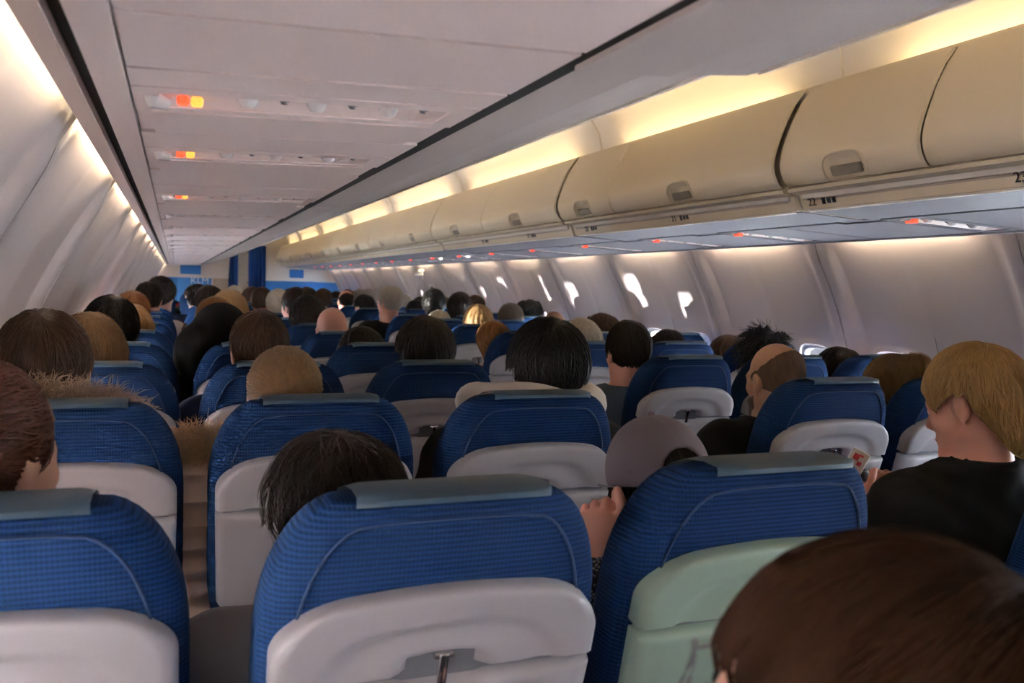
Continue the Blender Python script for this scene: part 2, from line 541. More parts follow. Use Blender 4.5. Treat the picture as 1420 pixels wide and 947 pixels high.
for x in (-0.35, 0.0, 0.35):
    for z in (0.55, 1.2, 1.8):
        d = obj('cabinet_door', boxm((x, -0.01, z), (0.32, 0.02, 0.56 if z < 1.7 else 0.5), 0.004), M['galley'], g)
        obj('latch', boxm((x + 0.1, -0.03, z + 0.18), (0.05, 0.02, 0.02), 0.004), M['chrome'], d)
struct(obj('wall_nose', boxm((0, Y1 + 2.5, 1.1), (3.7, 0.06, 2.8)), M['blue_panel']))

# ------------------------------------------------------------------ overhead bins
DOORP = [(0.492, 1.757), (0.476, 1.775), (0.463, 1.80), (0.458, 1.825), (0.461, 1.855), (0.472, 1.891), (0.486, 1.93), (0.504, 1.971), (0.53, 2.02), (0.558, 2.064)]
def door_at(z, off=0.0):
    for (u0, z0), (u1, z1) in zip(DOORP, DOORP[1:]):
        if z0 <= z <= z1:
            f = (z - z0) / (z1 - z0); return u0 + (u1 - u0) * f + off
    return DOORP[0][0] + off
HW, HH = 0.075, 0.046
def door_mesh(y0, y1, side):
    """curved bin door with a recess for its latch cut at the foot"""
    yc = (y0 + y1) / 2
    ys = [y0, y0 + 0.006] + [y0 + 0.006 + (yc - HW - 0.03 - y0 - 0.006) * i / 3 for i in range(1, 4)]
    ys += [yc - HW - 0.012, yc - HW] + [yc - HW + 2 * HW * i / 8 for i in range(1, 8)] + [yc + HW, yc + HW + 0.012]
    ys += [yc + HW + 0.03 + (y1 - 0.006 - yc - HW - 0.03) * i / 3 for i in range(0, 4)] + [y1]
    zs = [1.757, 1.766, 1.776, 1.786, 1.796, 1.806, 1.816, 1.824, 1.834, 1.848, 1.87, 1.9, 1.93, 1.971, 2.02, 2.064]
    P = []
    for z in zs:
        row = []
        for y in ys:
            e = min(y - y0, y1 - y)
            off = 0.008 * (1 - smooth01(e / 0.008)) + 0.006 * (1 - smooth01((z - 1.757) / 0.01)) + 0.006 * (1 - smooth01((2.064 - z) / 0.01))
            a = ((abs(y - yc) / (HW * 0.92)) ** 4 + (max(0, z - 1.762) / 0.062) ** 4)
            off += 0.030 * (1 - smooth01((a - 0.75) / 0.5))
            row.append((side * (door_at(z) + off), y, z))
        P.append(row)
    bm = bmesh.new(); gridmesh(bm, P)
    return bm

bin_no = {1: 0, -1: 0}
for side in (1, -1):
    mods = MODS_R if side > 0 else [(-1.9, [0.0]), (0.97, [2.1]), (3.3, [4.4]), (5.5, [6.6]), (7.7, [8.8]), (9.9, [11.0]), (12.1, [13.2]), (14.3, [15.3]), (16.4, None)]
    sn = 'right' if side > 0 else 'left'
    for (a, cuts), (b, _) in zip(mods, mods[1:]):
        bin_no[side] += 1
        k = bin_no[side]
        e = empty('overhead_bin', (side * 0.7, (a + b) / 2, 1.69))
        tag(e, 'cream overhead bin on the %s, %s unit from the rear' % (sn, ORD[k]), 'overhead bin', 'overhead bins on the %s side' % sn)
        off = Vector((side * 0.7, (a + b) / 2, 1.69))
        drop = 0.0 if side > 0 else (-0.006 if k == 1 else -0.018)
        LZ = 0.0 if side > 0 else (0.014 if k == 1 else 0.028)      # the near unit hangs a little lower
        def part(name, bm, m, par=e, sm=False):
            o = obj(name, bm, m, None, smooth=sm)
            o.data.transform(Matrix.Translation(-off - Vector((side * 0.0, 0, drop))))
            o.parent = par
            return o
        g = 0.012
        bm = bmesh.new()      # carcass: bottom, ends, lip over the doors
        prism(bm, [(0.83, 1.679), (0.70, 1.684 + LZ * 0.3), (0.64, 1.687 + LZ * 0.7), (0.575, 1.69 + LZ), (0.565, 1.692 + LZ), (0.548, 1.735 + LZ * 0.3), (0.505, 1.742), (0.50, 1.752), (0.52, 1.765), (0.52, 1.83), (0.53, 1.9), (0.6, 2.03), (0.568, 2.064), (0.578, 2.076), (0.598, 2.082), (0.612, 2.078), (0.618, 2.06), (0.63, 2.0), (0.83, 1.96)][::-1], a + g, b - g, side)
        part('bin_body', bm, M['bin'], sm=True)
        bm = bmesh.new()
        prism(bm, [(0.574, 1.6895 + LZ), (0.566, 1.6905 + LZ), (0.5475, 1.7355), (0.5565, 1.7355)][::-1], a + g + 0.03, b - g - 0.03, side)
        rail = part('rail', bm, M['rail'])
        bm = bmesh.new()
        prism(bm, [(0.552, 1.722), (0.544, 1.724), (0.538, 1.738), (0.546, 1.739)][::-1], a + g + 0.02, b - g - 0.02, side)
        part('rail_lip', bm, M['rail_lip'])
        bm = bmesh.new()
        prism(bm, [(0.578, 1.684 + LZ), (0.57, 1.686 + LZ), (0.566, 1.694 + LZ), (0.574, 1.694 + LZ)][::-1], a + g + 0.02, b - g - 0.02, side)
        part('rail_lip', bm, M['rail_lip'])
        bm = bmesh.new()
        prism(bm, [(0.8315, 1.702), (0.8315, 1.6765), (0.70, 1.6815 + LZ * 0.3), (0.64, 1.6845 + LZ * 0.7), (0.582, 1.6868 + LZ), (0.582, 1.694 + LZ), (0.70, 1.69 + LZ * 0.3), (0.8285, 1.684), (0.8285, 1.702)][::-1], a + g + 0.004, b - g - 0.004, side)
        part('bottom_panel', bm, M['under_r' if side > 0 else 'under'])  # the right plate carries its shade as a darker colour
        edges = [a + g] + list(cuts) + [b - g]
        for y0, y1 in zip(edges, edges[1:]):
            ga = 0.003
            d = part('bin_door', door_mesh(y0 + ga, y1 - ga, side), M['bin'], sm=True)
            yc = (y0 + y1) / 2
            bm = bmesh.new()
            box(bm, (side * 0.482, yc, 1.782), (0.012, 0.118, 0.030), 0.004, Matrix.Rotation(side * -0.5, 3, 'Y'))
            h = part('door_latch', bm, M['handle'], d)
            bm = bmesh.new()  # raised rim around the latch
            pts = []
            for i in range(15):
                t = PI * i / 14
                y = yc + (HW + 0.006) * (math.copysign(abs(math.cos(t)) ** 0.55, math.cos(t)))
                z = 1.766 + 0.066 * (abs(math.sin(t)) ** 0.55)
                pts.append((side * (door_at(z) - 0.001), y, z))
            tube(bm, pts, 0.0045, 6)
            part('latch_rim', bm, M['bin'], d, True)
        # dark joint between two units
        bm = bmesh.new()
        prism(bm, [(0.58, 1.697 + LZ), (0.555, 1.74 + LZ / 2), (0.53, 1.78), (0.53, 1.85), (0.60, 2.06), (0.65, 2.0), (0.8, 1.9), (0.8, 1.69)][::-1], b - g + 0.001, b + g - 0.001, side)
        part('joint_seal', bm, M['rail'])
    # cove lamps behind the bin lip
    for i, ((a, _), (b, _)) in enumerate(zip(MODS_R, MODS_R[1:])):
        bm = bmesh.new(); tube(bm, [(side * 0.655, a + 0.26, 2.055), (side * 0.655, b - 0.26, 2.055)], 0.014, 8)
        t = obj('cove_lamp', bm, M['cove_tube'])
        tag(t, 'warm cove lamp above the %s overhead bins, %s length from the rear' % (sn, ORD[i + 1]), 'lamp', 'cove lamps above the %s bins' % sn)
        bm = bmesh.new(); prism(bm, [(0.618, 2.03), (0.618, 2.022), (0.73, 2.022), (0.73, 2.03)], a, b, side)
        obj('lamp_shelf', bm, M['ceil'], roof)
# row placards on the right-hand rail
def placard(y, num, seats):
    p = empty('row_placard', (0.5565, y, 1.7125))
    tag(p, 'dark row number %s printed on the right bin rail, %s placard from the camera' % (num, ['nearest', 'second', 'third', 'fourth', 'fifth', 'sixth'][23 - int(num)]), 'placard', 'row numbers on the bin rail')
    R = Matrix(((0, 0, -1), (-1, 0, 0), (0, 1, 0)))
    t = obj('row_number', text_mesh(num, 0.036, 'row_number'), M['ink'], p)
    tilt = Matrix.Rotation(math.radians(-22), 4, 'Y')
    t.matrix_local = tilt @ Matrix.Translation((-0.004, 0, 0)) @ R.to_4x4()
    if seats:
        for i in range(3):
            s_ = obj('seat_symbol', boxm((-0.003, -0.05 - 0.022 * i, 0.0), (0.002, 0.013, 0.016 if i else 0.02), 0.0), M['ink'], p)
            s_.matrix_local = tilt
ROWY = [1.446, 2.15, 2.94, 3.71, 4.44, 5.2]
for i, y in enumerate(ROWY):
    placard(y, str(23 - i), i != 0)

# ------------------------------------------------------------------ passenger service units and infill panels under the bins
def psu_z(u):
    return 1.677 + (u - 0.85) / 0.525 * (-0.02)
def strip(u0, u1, y0, y1, side, th=0.012, dz=0.0, bev=0.0):
    bm = bmesh.new()
    prism(bm, [(u0, psu_z(u0) + dz), (u1, psu_z(u1) + dz), (u1, psu_z(u1) + dz + th), (u0, psu_z(u0) + dz + th)], y0, y1, side)
    return bm
struct(obj('trim_3', strip(0.822, 0.862, Y0, Y1, -1, 0.02, 0.012), M['dark']))
struct(obj('trim_4', strip(0.822, 0.862, Y0, Y1, 1, 0.02, 0.012), M['dark']))
struct(obj('trim_5', strip(1.366, 1.393, Y0, Y1, -1, 0.02, 0.014), M['dark']))
struct(obj('trim_6', strip(1.366, 1.393, Y0, Y1, 1, 0.02, 0.014), M['dark']))
for i, side in enumerate((-1, 1)):
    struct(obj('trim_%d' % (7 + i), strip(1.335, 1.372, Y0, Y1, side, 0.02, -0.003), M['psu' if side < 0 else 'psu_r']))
def psu(y, side, n, lit, simple):
    """one unit: frame plate with a long recess holding lamps, nozzles and signs, then a flush access panel (y = rear edge of recess)"""
    sn = 'left' if side < 0 else 'right'
    e = empty('service_unit', (side * 1.1, y, 1.668))
    tag(e, 'grey passenger service unit with reading lamps under the %s bins, %s from the rear' % (sn, ORD[n]), 'service unit', 'service units under the %s bins' % sn)
    off = Vector((side * 1.1, y, 1.668))
    def part(name, bm, m, par=e, sm=False):
        o = obj(name, bm, m, None, smooth=sm); o.data.transform(Matrix.Translation(-off)); o.parent = par; return o
    ua, ub = 0.866, 1.332
    ra, rb = 0.902, 1.355 - 0.055
    yd = 0.098
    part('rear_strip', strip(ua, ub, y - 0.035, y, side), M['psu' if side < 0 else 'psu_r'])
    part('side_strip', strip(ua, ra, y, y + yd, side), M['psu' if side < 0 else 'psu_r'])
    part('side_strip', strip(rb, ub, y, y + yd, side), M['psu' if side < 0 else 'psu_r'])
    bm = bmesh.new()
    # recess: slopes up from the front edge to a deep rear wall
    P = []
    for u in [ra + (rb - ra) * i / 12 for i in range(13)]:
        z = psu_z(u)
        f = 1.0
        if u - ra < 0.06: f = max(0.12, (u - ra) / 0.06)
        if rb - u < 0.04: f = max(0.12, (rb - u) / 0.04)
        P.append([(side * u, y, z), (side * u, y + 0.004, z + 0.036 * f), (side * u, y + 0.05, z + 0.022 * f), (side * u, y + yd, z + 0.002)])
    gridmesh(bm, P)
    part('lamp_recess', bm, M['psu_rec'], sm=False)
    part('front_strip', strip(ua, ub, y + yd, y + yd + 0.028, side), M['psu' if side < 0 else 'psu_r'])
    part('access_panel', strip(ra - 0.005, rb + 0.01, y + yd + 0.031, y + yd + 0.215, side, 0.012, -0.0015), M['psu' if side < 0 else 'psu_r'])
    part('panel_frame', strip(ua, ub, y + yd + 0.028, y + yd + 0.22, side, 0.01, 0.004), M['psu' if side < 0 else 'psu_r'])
    if simple:
        ups = [1.0, 1.12, 1.23]
    else:
        ups = [0.985, 1.09, 1.185]
    for u in ups:
        bm = bmesh.new()
        z = psu_z(u)
        tube(bm, [(side * u, y + 0.045, z + 0.018), (side * u, y + 0.05, z + 0.004), (side * u, y + 0.052, z - 0.001)], [0.016, 0.014, 0.010], 10)
        part('reading_lamp', bm, M['spot'] if side > 0 and n in (8, 9) and u == 1.0 else M['lens'], sm=True)
        bm = bmesh.new()
        uu = u - 0.047
        tube(bm, [(side * uu, y + 0.02, psu_z(uu) + 0.02), (side * uu, y + 0.026, psu_z(uu) + 0.006), (side * uu, y + 0.028, psu_z(uu) + 0.002)], [0.009, 0.009, 0.005], 8)
        part('air_nozzle', bm, M['frame'], sm=True)
    us = 1.270 if side < 0 else 0.865 + 0.055
    bm = bmesh.new(); box(bm, (side * us, y + 0.05, psu_z(us) + (0.002 if side < 0 else -0.004)), (0.016 if side < 0 else 0.026, 0.022 if side < 0 else 0.034, 0.012), 0.003)
    part('no_smoking_sign', bm, M['sign_red'] if lit else M['lens'])
    bm = bmesh.new(); box(bm, (side * (us - 0.018), y + 0.05, psu_z(us) + 0.002), (0.016, 0.022, 0.012), 0.003)
    part('seat_belt_sign', bm, M['sign_amber'] if lit and side < 0 else M['lens'])
    if side < 0:
        bm = bmesh.new()   # swivel nozzle at the window end
        tube(bm, [(side * 1.312, y + 0.028, psu_z(1.3) + 0.01), (side * 1.306, y + 0.034, psu_z(1.3) - 0.003), (side * 1.288, y + 0.04, psu_z(1.29) - 0.006)], [0.012, 0.013, 0.008], 10)
        part('window_nozzle', bm, M['lens'], sm=True)
def infill(y0, y1, side, n):
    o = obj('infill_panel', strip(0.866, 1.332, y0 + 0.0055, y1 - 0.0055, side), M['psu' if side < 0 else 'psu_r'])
    tag(o, 'plain grey infill panel under the %s bins, %s from the rear' % ('left' if side < 0 else 'right', ORD[n]), 'ceiling panel', 'infill panels under the %s bins' % ('left' if side < 0 else 'right'))
for side in (-1, 1):
    ups = [1.225, 1.765, 2.70, 3.49] if side < 0 else [1.27, 2.06, 2.97, 3.63]
    while ups[-1] < 14.6: ups.append(ups[-1] + 0.787)
    prev = Y0; n = 0
    cuts0 = [-1.0, -0.2, 0.45, 0.86, 1.085] if side < 0 else [-1.0, -0.2, 0.6]
    for i, y in enumerate(ups):
        psu(y, side, i + 1, (side < 0 and i < 3) or (side > 0), i > 3)
        lim = y - 0.037
        pts = [prev] + [c for c in cuts0 if prev < c < lim] + [lim]
        if i and lim - prev > 0.45: pts = [prev, prev + (lim - prev) * 0.55, lim]
        for p, q in zip(pts, pts[1:]):
            if q - p > 0.012:
                n += 1; infill(p, q, side, n)
        prev = y + 0.098 + 0.222
    n += 1; infill(prev, Y1 - 0.1, side, n)
    bm = bmesh.new()     # dark void above the panels
    prism(bm, [(0.84, 1.71), (1.37, 1.695), (1.37, 1.705), (0.84, 1.72)], Y0, Y1, side)
    obj('panel_void', bm, M['dark'], roof)

# overwing exit: placard and release handle on the right wall
ep = empty('emergency_exit', (wall_u(1.36) - 0.012, 9.95, 1.36)); tag(ep, 'emergency exit fittings on the right wall: white placard and pale hinged grip above', 'emergency exit')
pl_ = obj('placard', boxm((0, 0, 0), (0.006, 0.20, 0.16), 0.002), M['shade_r'], ep); pl_.rotation_euler = (0, -0.42, 0)
obj('diagram', boxm((-0.004, 0, 0.0), (0.002, 0.11, 0.11), 0.0), M['ink'], pl_)
dx = wall_u(1.58) - wall_u(1.36) - 0.018
bm = bmesh.new(); tube(bm, [(dx + 0.03, 0.01, 0.245), (dx - 0.02, 0.03, 0.225), (dx - 0.025, 0.27, 0.195), (dx + 0.03, 0.29, 0.195)], 0.013, 8)
obj('grip', bm, M['shade_r'], ep, smooth=True)
obj('grip_cover', boxm((dx + 0.012, 0.15, 0.22), (0.012, 0.22, 0.09), 0.005), M['rail_lip'], ep)
# ------------------------------------------------------------------ seats
RA = math.radians(16)
SA, CA = math.sin(RA), math.cos(RA)
ZT = 1.19
def bp(x, t, n):
    """point on the reclined back: x across, t down from the top, n outwards behind the seat"""
    if n < 0.03:       # the top slopes down towards the front
        t = t + 0.37 * (0.03 - n) * max(0.0, 1 - t / 0.25)
    t -= 0.004
    return (x, t * SA - n * CA, ZT - t * CA - n * SA)
def half(t):
    if t < 0.22:
        return 0.118 + 0.1 * math.sqrt(max(0, 1 - (1 - t / 0.22) ** 2))
    return 0.218 - 0.03 * smooth01((t - 0.42) / 0.3)
def outline(inset=0.0, tmax=0.70):
    R = [(0.0, 0.0), (0.06, 0.0005), (0.10, 0.002), (0.122, 0.005)]
    for a in range(8, 91, 8):
        A = math.radians(a + 2 if a < 88 else 90)
        t = 0.22 * (1 - math.cos(A)); R.append((0.118 + 0.1 * math.sin(A), t + 0.003))
    for t in (0.28, 0.34, 0.40, 0.47, 0.54, 0.62, 0.67, tmax):
        R.append((half(t), t))
    out = []
    for i, (x, t) in enumerate(R):
        f = inset
        out.append((x * (1 - f / 0.218), t + f * max(0, 1 - t / 0.35) - (f if t > 0.65 else 0)))
    return [(-x, t) for x, t in out[::-1]] + out[1:]

def seat_back_mesh():
    bm = bmesh.new()
    layers = [(0.006, 0.11), (0.004, 0.055), (0.0, 0.030), (-0.008, 0.012), (-0.022, 0.002), (-0.045, 0.0), (-0.075, 0.0), (-0.095, 0.006), (-0.11, 0.02), (-0.118, 0.06)]
    loops = [[bm.verts.new(bp(x, t, n)) for x, t in outline(ins)] for n, ins in layers]
    for a, b in zip(loops, loops[1:]):
        m = len(a)
        for k in range(m):
            bm.faces.new((a[k], a[(k + 1) % m], b[(k + 1) % m], b[k]))
    # strips across the two caps
    for lp in (loops[0], loops[-1]):
        m = len(lp); h = m // 2
        for k in range(h):
            q = (lp[k], lp[k + 1], lp[m - 2 - k], lp[m - 1 - k])
            if len(set(q)) == 4: bm.faces.new(q)
            elif len(set(q)) == 3: bm.faces.new(tuple(dict.fromkeys(q)))
    return bm

def piping_mesh():
    bm = bmesh.new()
    pts = outline(0.036, 0.6)
    pts = [p for p in pts if p[1] < 0.46]
    tube(bm, [bp(x, t, 0.003) for x, t in pts], 0.0022, 5)
    return bm

def flap_mesh(seed=0):
    """leather strip folded over the top of the back, with a rounded rear edge"""
    bm = bmesh.new()
    path = [(0.022, 0.009), (0.020, 0.002), (0.006, -0.005), (-0.03, -0.010), (-0.07, -0.008), (-0.105, 0.004), (-0.122, 0.03), (-0.125, 0.08), (-0.124, 0.15), (-0.123, 0.21)]
    xs = [-0.118, -0.114, -0.102, -0.075, -0.04, 0, 0.04, 0.075, 0.102, 0.114, 0.118]
    P = []
    for n, t in path:
        row = []
        for x in xs:
            e = smooth01((0.118 - abs(x)) / 0.02)
            nn = n; tt = t
            if n > 0: nn = n * (0.25 + 0.75 * e); tt = t + 0.004 * (1 - e)
            else: tt = t + (0.004 * (1 - e) if t < 0.02 else 0)
            row.append(bp(x, tt, nn))
        P.append(row)
    gridmesh(bm, P)
    bmesh.ops.solidify(bm, geom=bm.faces[:], thickness=0.004)
    return bm

def sell(x, t, cx, ct, a, b, p=4.0):
    return (abs((x - cx) / a) ** p + abs((t - ct) / b) ** p) ** (1 / p)

T0, T1, T2 = 0.127, 0.248, 0.485
def latch_rec(x, t):
    return -0.014 * (1 - smooth01((sell(x, t, 0, 0.246, 0.056, 0.030, 3.5) - 0.86) / 0.2))
def shell_mesh():
    bm = bmesh.new()
    U = [-1, -0.985, -0.95, -0.9] + [-0.85 + 1.7 * i / 32 for i in range(33)] + [0.9, 0.95, 0.985, 1]
    V = [0, 0.025, 0.06, 0.1, 0.15] + [0.2 + 0.77 * i / 20 for i in range(21)] + [0.985, 1.0]
    P = []
    for v in V:
        row = []
        w = 0.125 + 0.08 * math.sqrt(max(0, 1 - (1 - min(v / 0.62, 1)) ** 2))
        for u in U:
            x = u * w
            t0 = T0 + 0.022 * (x / 0.2) ** 2
            t = t0 + (T1 - t0) * v
            e = min((1 - abs(u)) * w, v * (T1 - t0) * 1.2, (1 - v) * (T1 - t0) * 4)
            n = 0.015 * math.sqrt(max(0, 1 - (1 - min(1, e / 0.014)) ** 2))
            arch = sell(x, t, 0, 0.294, 0.162, 0.128, 3.0)
            n -= 0.007 * (1 - smooth01((arch - 0.86) / 0.14))
            arch2 = sell(x, t, 0, 0.306, 0.135, 0.115, 3.0)
            n += 0.003 * (1 - smooth01((arch2 - 0.8) / 0.2))
            n += latch_rec(x, t)
            row.append(bp(x, t, n + 0.0135))
        P.append(row)
    V_ = gridmesh(bm, P)
    # skirt back to the cushion
    rim = V_[0] + [r[-1] for r in V_[1:]] + V_[-1][-2::-1] + [r[0] for r in V_[-2:0:-1]]
    sk = [bm.verts.new((v.co.x * 1.0, v.co.y + 0.024 * CA, v.co.z + 0.024 * SA)) for v in rim]
    m = len(rim)
    for k in range(m):
        bm.faces.new((rim[k], sk[k], sk[(k + 1) % m], rim[(k + 1) % m]))
    return bm

def tray_mesh():
    bm = bmesh.new()
    U = [-1, -0.985, -0.95, -0.9] + [-0.85 + 1.7 * i / 30 for i in range(31)] + [0.9, 0.95, 0.985, 1]
    V = [0, 0.02] + [0.045 + 0.9 * i / 22 for i in range(23)] + [0.975, 1.0]
    P = []
    for v in V:
        row = []
        w = 0.205 - 0.006 * v
        if v > 0.93: w -= 0.012 * ((v - 0.93) / 0.07) ** 2
        for u in U:
            x = u * w
            t = T1 + 0.010 + (T2 - T1 - 0.010) * v
            e = min((1 - abs(u)) * w, v * 0.222, (1 - v) * 0.222)
            n = 0.017 * math.sqrt(max(0, 1 - (1 - min(1, e / 0.010)) ** 2))
            n -= 0.004 * smooth01((abs(u) - 0.80) / 0.06)      # bevelled flanks
            n += latch_rec(x, t) * 0.9
            row.append(bp(x, t, n + 0.0125))
        P.append(row)
    V_ = gridmesh(bm, P)
    rim = V_[0] + [r[-1] for r in V_[1:]] + V_[-1][-2::-1] + [r[0] for r in V_[-2:0:-1]]
    sk = [bm.verts.new((v.co.x, v.co.y + 0.012 * CA, v.co.z + 0.012 * SA)) for v in rim]
    m = len(rim)
    for k in range(m):
        bm.faces.new((rim[k], sk[k], sk[(k + 1) % m], rim[(k + 1) % m]))
    bm.faces.new(sk)
    return bm

def ob_box(x, t, n, sx, st, sn, bev):
    bm = bmesh.new()
    box(bm, (0, 0, 0), (sx, sn, st), bev, Matrix.Rotation(RA, 3, 'X'), 2)
    bmesh.ops.translate(bm, vec=bp(x, t, n), verts=bm.verts)
    return bm

def latch_mesh():
    bm = ob_box(0, 0.244, 0.023, 0.013, 0.050, 0.007, 0.0025)
    tube(bm, [bp(-0.012, 0.223, 0.020), bp(0.012, 0.223, 0.020)], 0.005, 8)
    return bm

def cushion_mesh():
    bm = bmesh.new()
    box(bm, (0, 0.44, 0.42), (0.435, 0.46, 0.13), 0.04, None, 3)
    return bm

def mk(name, bm, m, smooth=True):
    me = bpy.data.meshes.new(name)
    bmesh.ops.recalc_face_normals(bm, faces=bm.faces)
    bm.to_mesh(me); bm.free()
    me.materials.append(m)
    if smooth:
        me.polygons.foreach_set('use_smooth', [True] * len(me.polygons))
        me.set_sharp_from_angle(angle=math.radians(50))
    return me

SM = {
    'backrest': mk('backrest', seat_back_mesh(), M['cloth']),
    'piping': mk('piping', piping_mesh(), M['piping']),
    'headrest_cover': mk('headrest_cover', flap_mesh(), M['cover']),
    'back_shell': mk('back_shell', shell_mesh(), M['shell']),
    'tray_table': mk('tray_table', tray_mesh(), M['shell']),
    'tray_latch': mk('tray_latch', latch_mesh(), M['chrome']),
    'seat_cushion': mk('seat_cushion', cushion_mesh(), M['cloth']),
    'seat_pocket': mk('seat_pocket', ob_box(0, 0.60, 0.012, 0.33, 0.16, 0.03, 0.01), M['pocket']),
    'back_frame': mk('back_frame', ob_box(0, 0.335, 0.005, 0.380, 0.27, 0.012, 0.003), M['frame']),
}
for s, nm in ((-1, 'l'), (1, 'r')):
    bm = ob_box(s * 0.182, 0.61, 0.006, 0.034, 0.22, 0.022, 0.004)
    SM['tray_arm' + nm] = mk('tray_arm', bm, M['frame'])
    bm = ob_box(s * 0.182, 0.508, 0.012, 0.042, 0.022, 0.03, 0.005)
    SM['tray_hinge' + nm] = mk('tray_hinge', bm, M['shell'])
    bm = bmesh.new(); box(bm, (0, 0.36, 0.625), (0.046, 0.40, 0.05), 0.014, None, 2); box(bm, (0, 0.24, 0.50), (0.03, 0.12, 0.22), 0.006)
    SM['armrest'] = mk('armrest', bm, M['arm'])
bm = bmesh.new(); tube(bm, [(-0.2, 0.56, 0.34), (-0.2, 0.30, 0.34), (-0.2, 0.18, 0.0)], 0.016, 8); tube(bm, [(-0.2, 0.52, 0.34), (-0.2, 0.56, 0.0)], 0.016, 8)
SM['seat_leg'] = mk('seat_leg', bm, M['frame'])
bm = bmesh.new(); box(bm, (0, 0.43, 0.335), (0.46, 0.40, 0.04), 0.008)
SM['seat_pan'] = mk('seat_pan', bm, M['frame'])

COLX = [-1.479, -0.996, -0.513, 0.520, 1.003, 1.486]
PLACE = ['left window', 'left middle', 'left aisle', 'right aisle', 'right middle', 'right window']
def row_y(r, c):
    return 0.98 + 0.787 * r + (0.16 if c > 2 else 0.0)
def add_part(name, key, par, m=None, loc=None):
    o = bpy.data.objects.new(name, SM[key]); COL.objects.link(o); o.parent = par
    if loc: o.location = loc
    if m is not None:
        o.material_slots[0].link = 'OBJECT'; o.material_slots[0].material = m
    return o
NR = 19
SHIFT = {(0, 1): (0.022, -0.05), (0, 2): (0.040, -0.01), (1, 2): (0.012, 0.0), (0, 3): (0.06, -0.06), (2, 3): (0.012, 0)}
def seat(r, c):
    dx, dy = SHIFT.get((r, c), (0, 0))
    e = empty('airline_seat', (COLX[c] + dx, row_y(r, c) + dy, 0))
    tilt = rnd.uniform(-0.012, 0.012)
    if r < 0:
        lb = 'blue airline seat behind the nearest row, carrying the brown haired passenger in glasses'
    elif r == 0:
        lb = 'blue fabric airline seat in the nearest row, %s column' % PLACE[c]
    else:
        lb = 'blue fabric airline seat in the %s row from the camera, %s column' % (ORD[r + 1], PLACE[c])
    sm = None
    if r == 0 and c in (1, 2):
        lb = ['', 'large blue airline seat at centre front with pale grey back shell', 'blue airline seat right of centre front with a green light cast painted into its back shell'][c]
        sm = M['shell_green_cast'] if c == 2 else None
    tag(e, lb, 'airline seat', 'blue airline seats in rows')
    add_part('backrest', 'backrest', e)
    add_part('headrest_cover', 'headrest_cover', e)
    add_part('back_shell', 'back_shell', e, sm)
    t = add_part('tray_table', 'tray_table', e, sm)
    add_part('seat_cushion', 'seat_cushion', e)
    add_part('armrest', 'armrest', e, None, (-0.2415, 0, 0))
    if c in (2, 5): add_part('armrest', 'armrest', e, None, (0.2415, 0, 0))
    if r < 8:
        add_part('piping', 'piping', e)
        add_part('tray_latch', 'tray_latch', t)
        add_part('back_frame', 'back_frame', e)
        add_part('seat_pocket', 'seat_pocket', e)
        for k in 'lr':
            add_part('tray_arm', 'tray_arm' + k, e); add_part('tray_hinge', 'tray_hinge' + k, e)
    add_part('seat_pan', 'seat_pan', e)
    if c in (0, 2, 3, 5):
        add_part('seat_leg', 'seat_leg', e, None, (0.4 if c in (2, 5) else 0, 0, 0))
    return e
for r in range(NR):
    for c in range(6):
        seat(r, c)
seat(-1, 1)
# ------------------------------------------------------------------ bodies: signed distance fields meshed with surface nets
class Field:
    """grid of distances; shapes are blended in with a smooth minimum"""
    def __init__(s, lo, hi, h):
        s.lo = np.array(lo, float); s.h = h
        s.n = np.ceil((np.array(hi, float) - s.lo) / h).astype(int) + 1
        s.D = np.full(s.n, 0.5, np.float32)
    def sub(s, lo, hi):
        a = np.maximum(np.floor((np.array(lo) - s.lo) / s.h).astype(int), 0)
        b = np.minimum(np.ceil((np.array(hi) - s.lo) / s.h).astype(int) + 1, s.n)
        if np.any(b <= a): return None, None
        ax = [(s.lo[i] + s.h * np.arange(a[i], b[i])).astype(np.float32) for i in range(3)]
        return tuple(slice(a[i], b[i]) for i in range(3)), np.stack(np.meshgrid(*ax, indexing='ij'), -1)
    def add(s, prims, grow=0.0, k=0.02, T=None):
        for p in prims:
            lo, hi = bounds(p, T)
            m = 0.03 + k + grow + 2 * s.h
            sl, P = s.sub(lo - m, hi + m)
            if sl is None: continue
            d = pdist(p, P, T) - grow
            kk = p[-1] if len(p) > {'rc': 5, 'e': 3, 'er': 4, 'cut': 3}[p[0]] else k
            A = s.D[sl]
            if p[0] == 'cut':
                d = -d
                s.D[sl] = np.maximum(A, d)
            else:
                hh = np.maximum(kk - np.abs(A - d), 0) / kk
                s.D[sl] = np.minimum(A, d) - hh * hh * kk * 0.25
    def pts(s):
        ax = [(s.lo[i] + s.h * np.arange(s.n[i])).astype(np.float32) for i in range(3)]
        return np.meshgrid(*ax, indexing='ij', sparse=True)
    def mesh(s, name):
        v, q = surface_nets(s.D, s.lo, s.h)
        return np_mesh(name, v, q)

def bounds(p, T):
    k = p[0]
    if k in ('rc',):
        a, b, ra, rb = (np.array(p[1], float), np.array(p[2], float), p[3], p[4]); r = max(ra, rb)
        pts = [a, b]
    else:
        c = np.array(p[1], float); r = max(p[2]) if hasattr(p[2], '__len__') else p[2]
        pts = [c]
    if T is not None: pts = [T[0] @ (q - T[1]) + T[1] for q in pts]
    pts = np.array(pts)
    return pts.min(0) - r, pts.max(0) + r

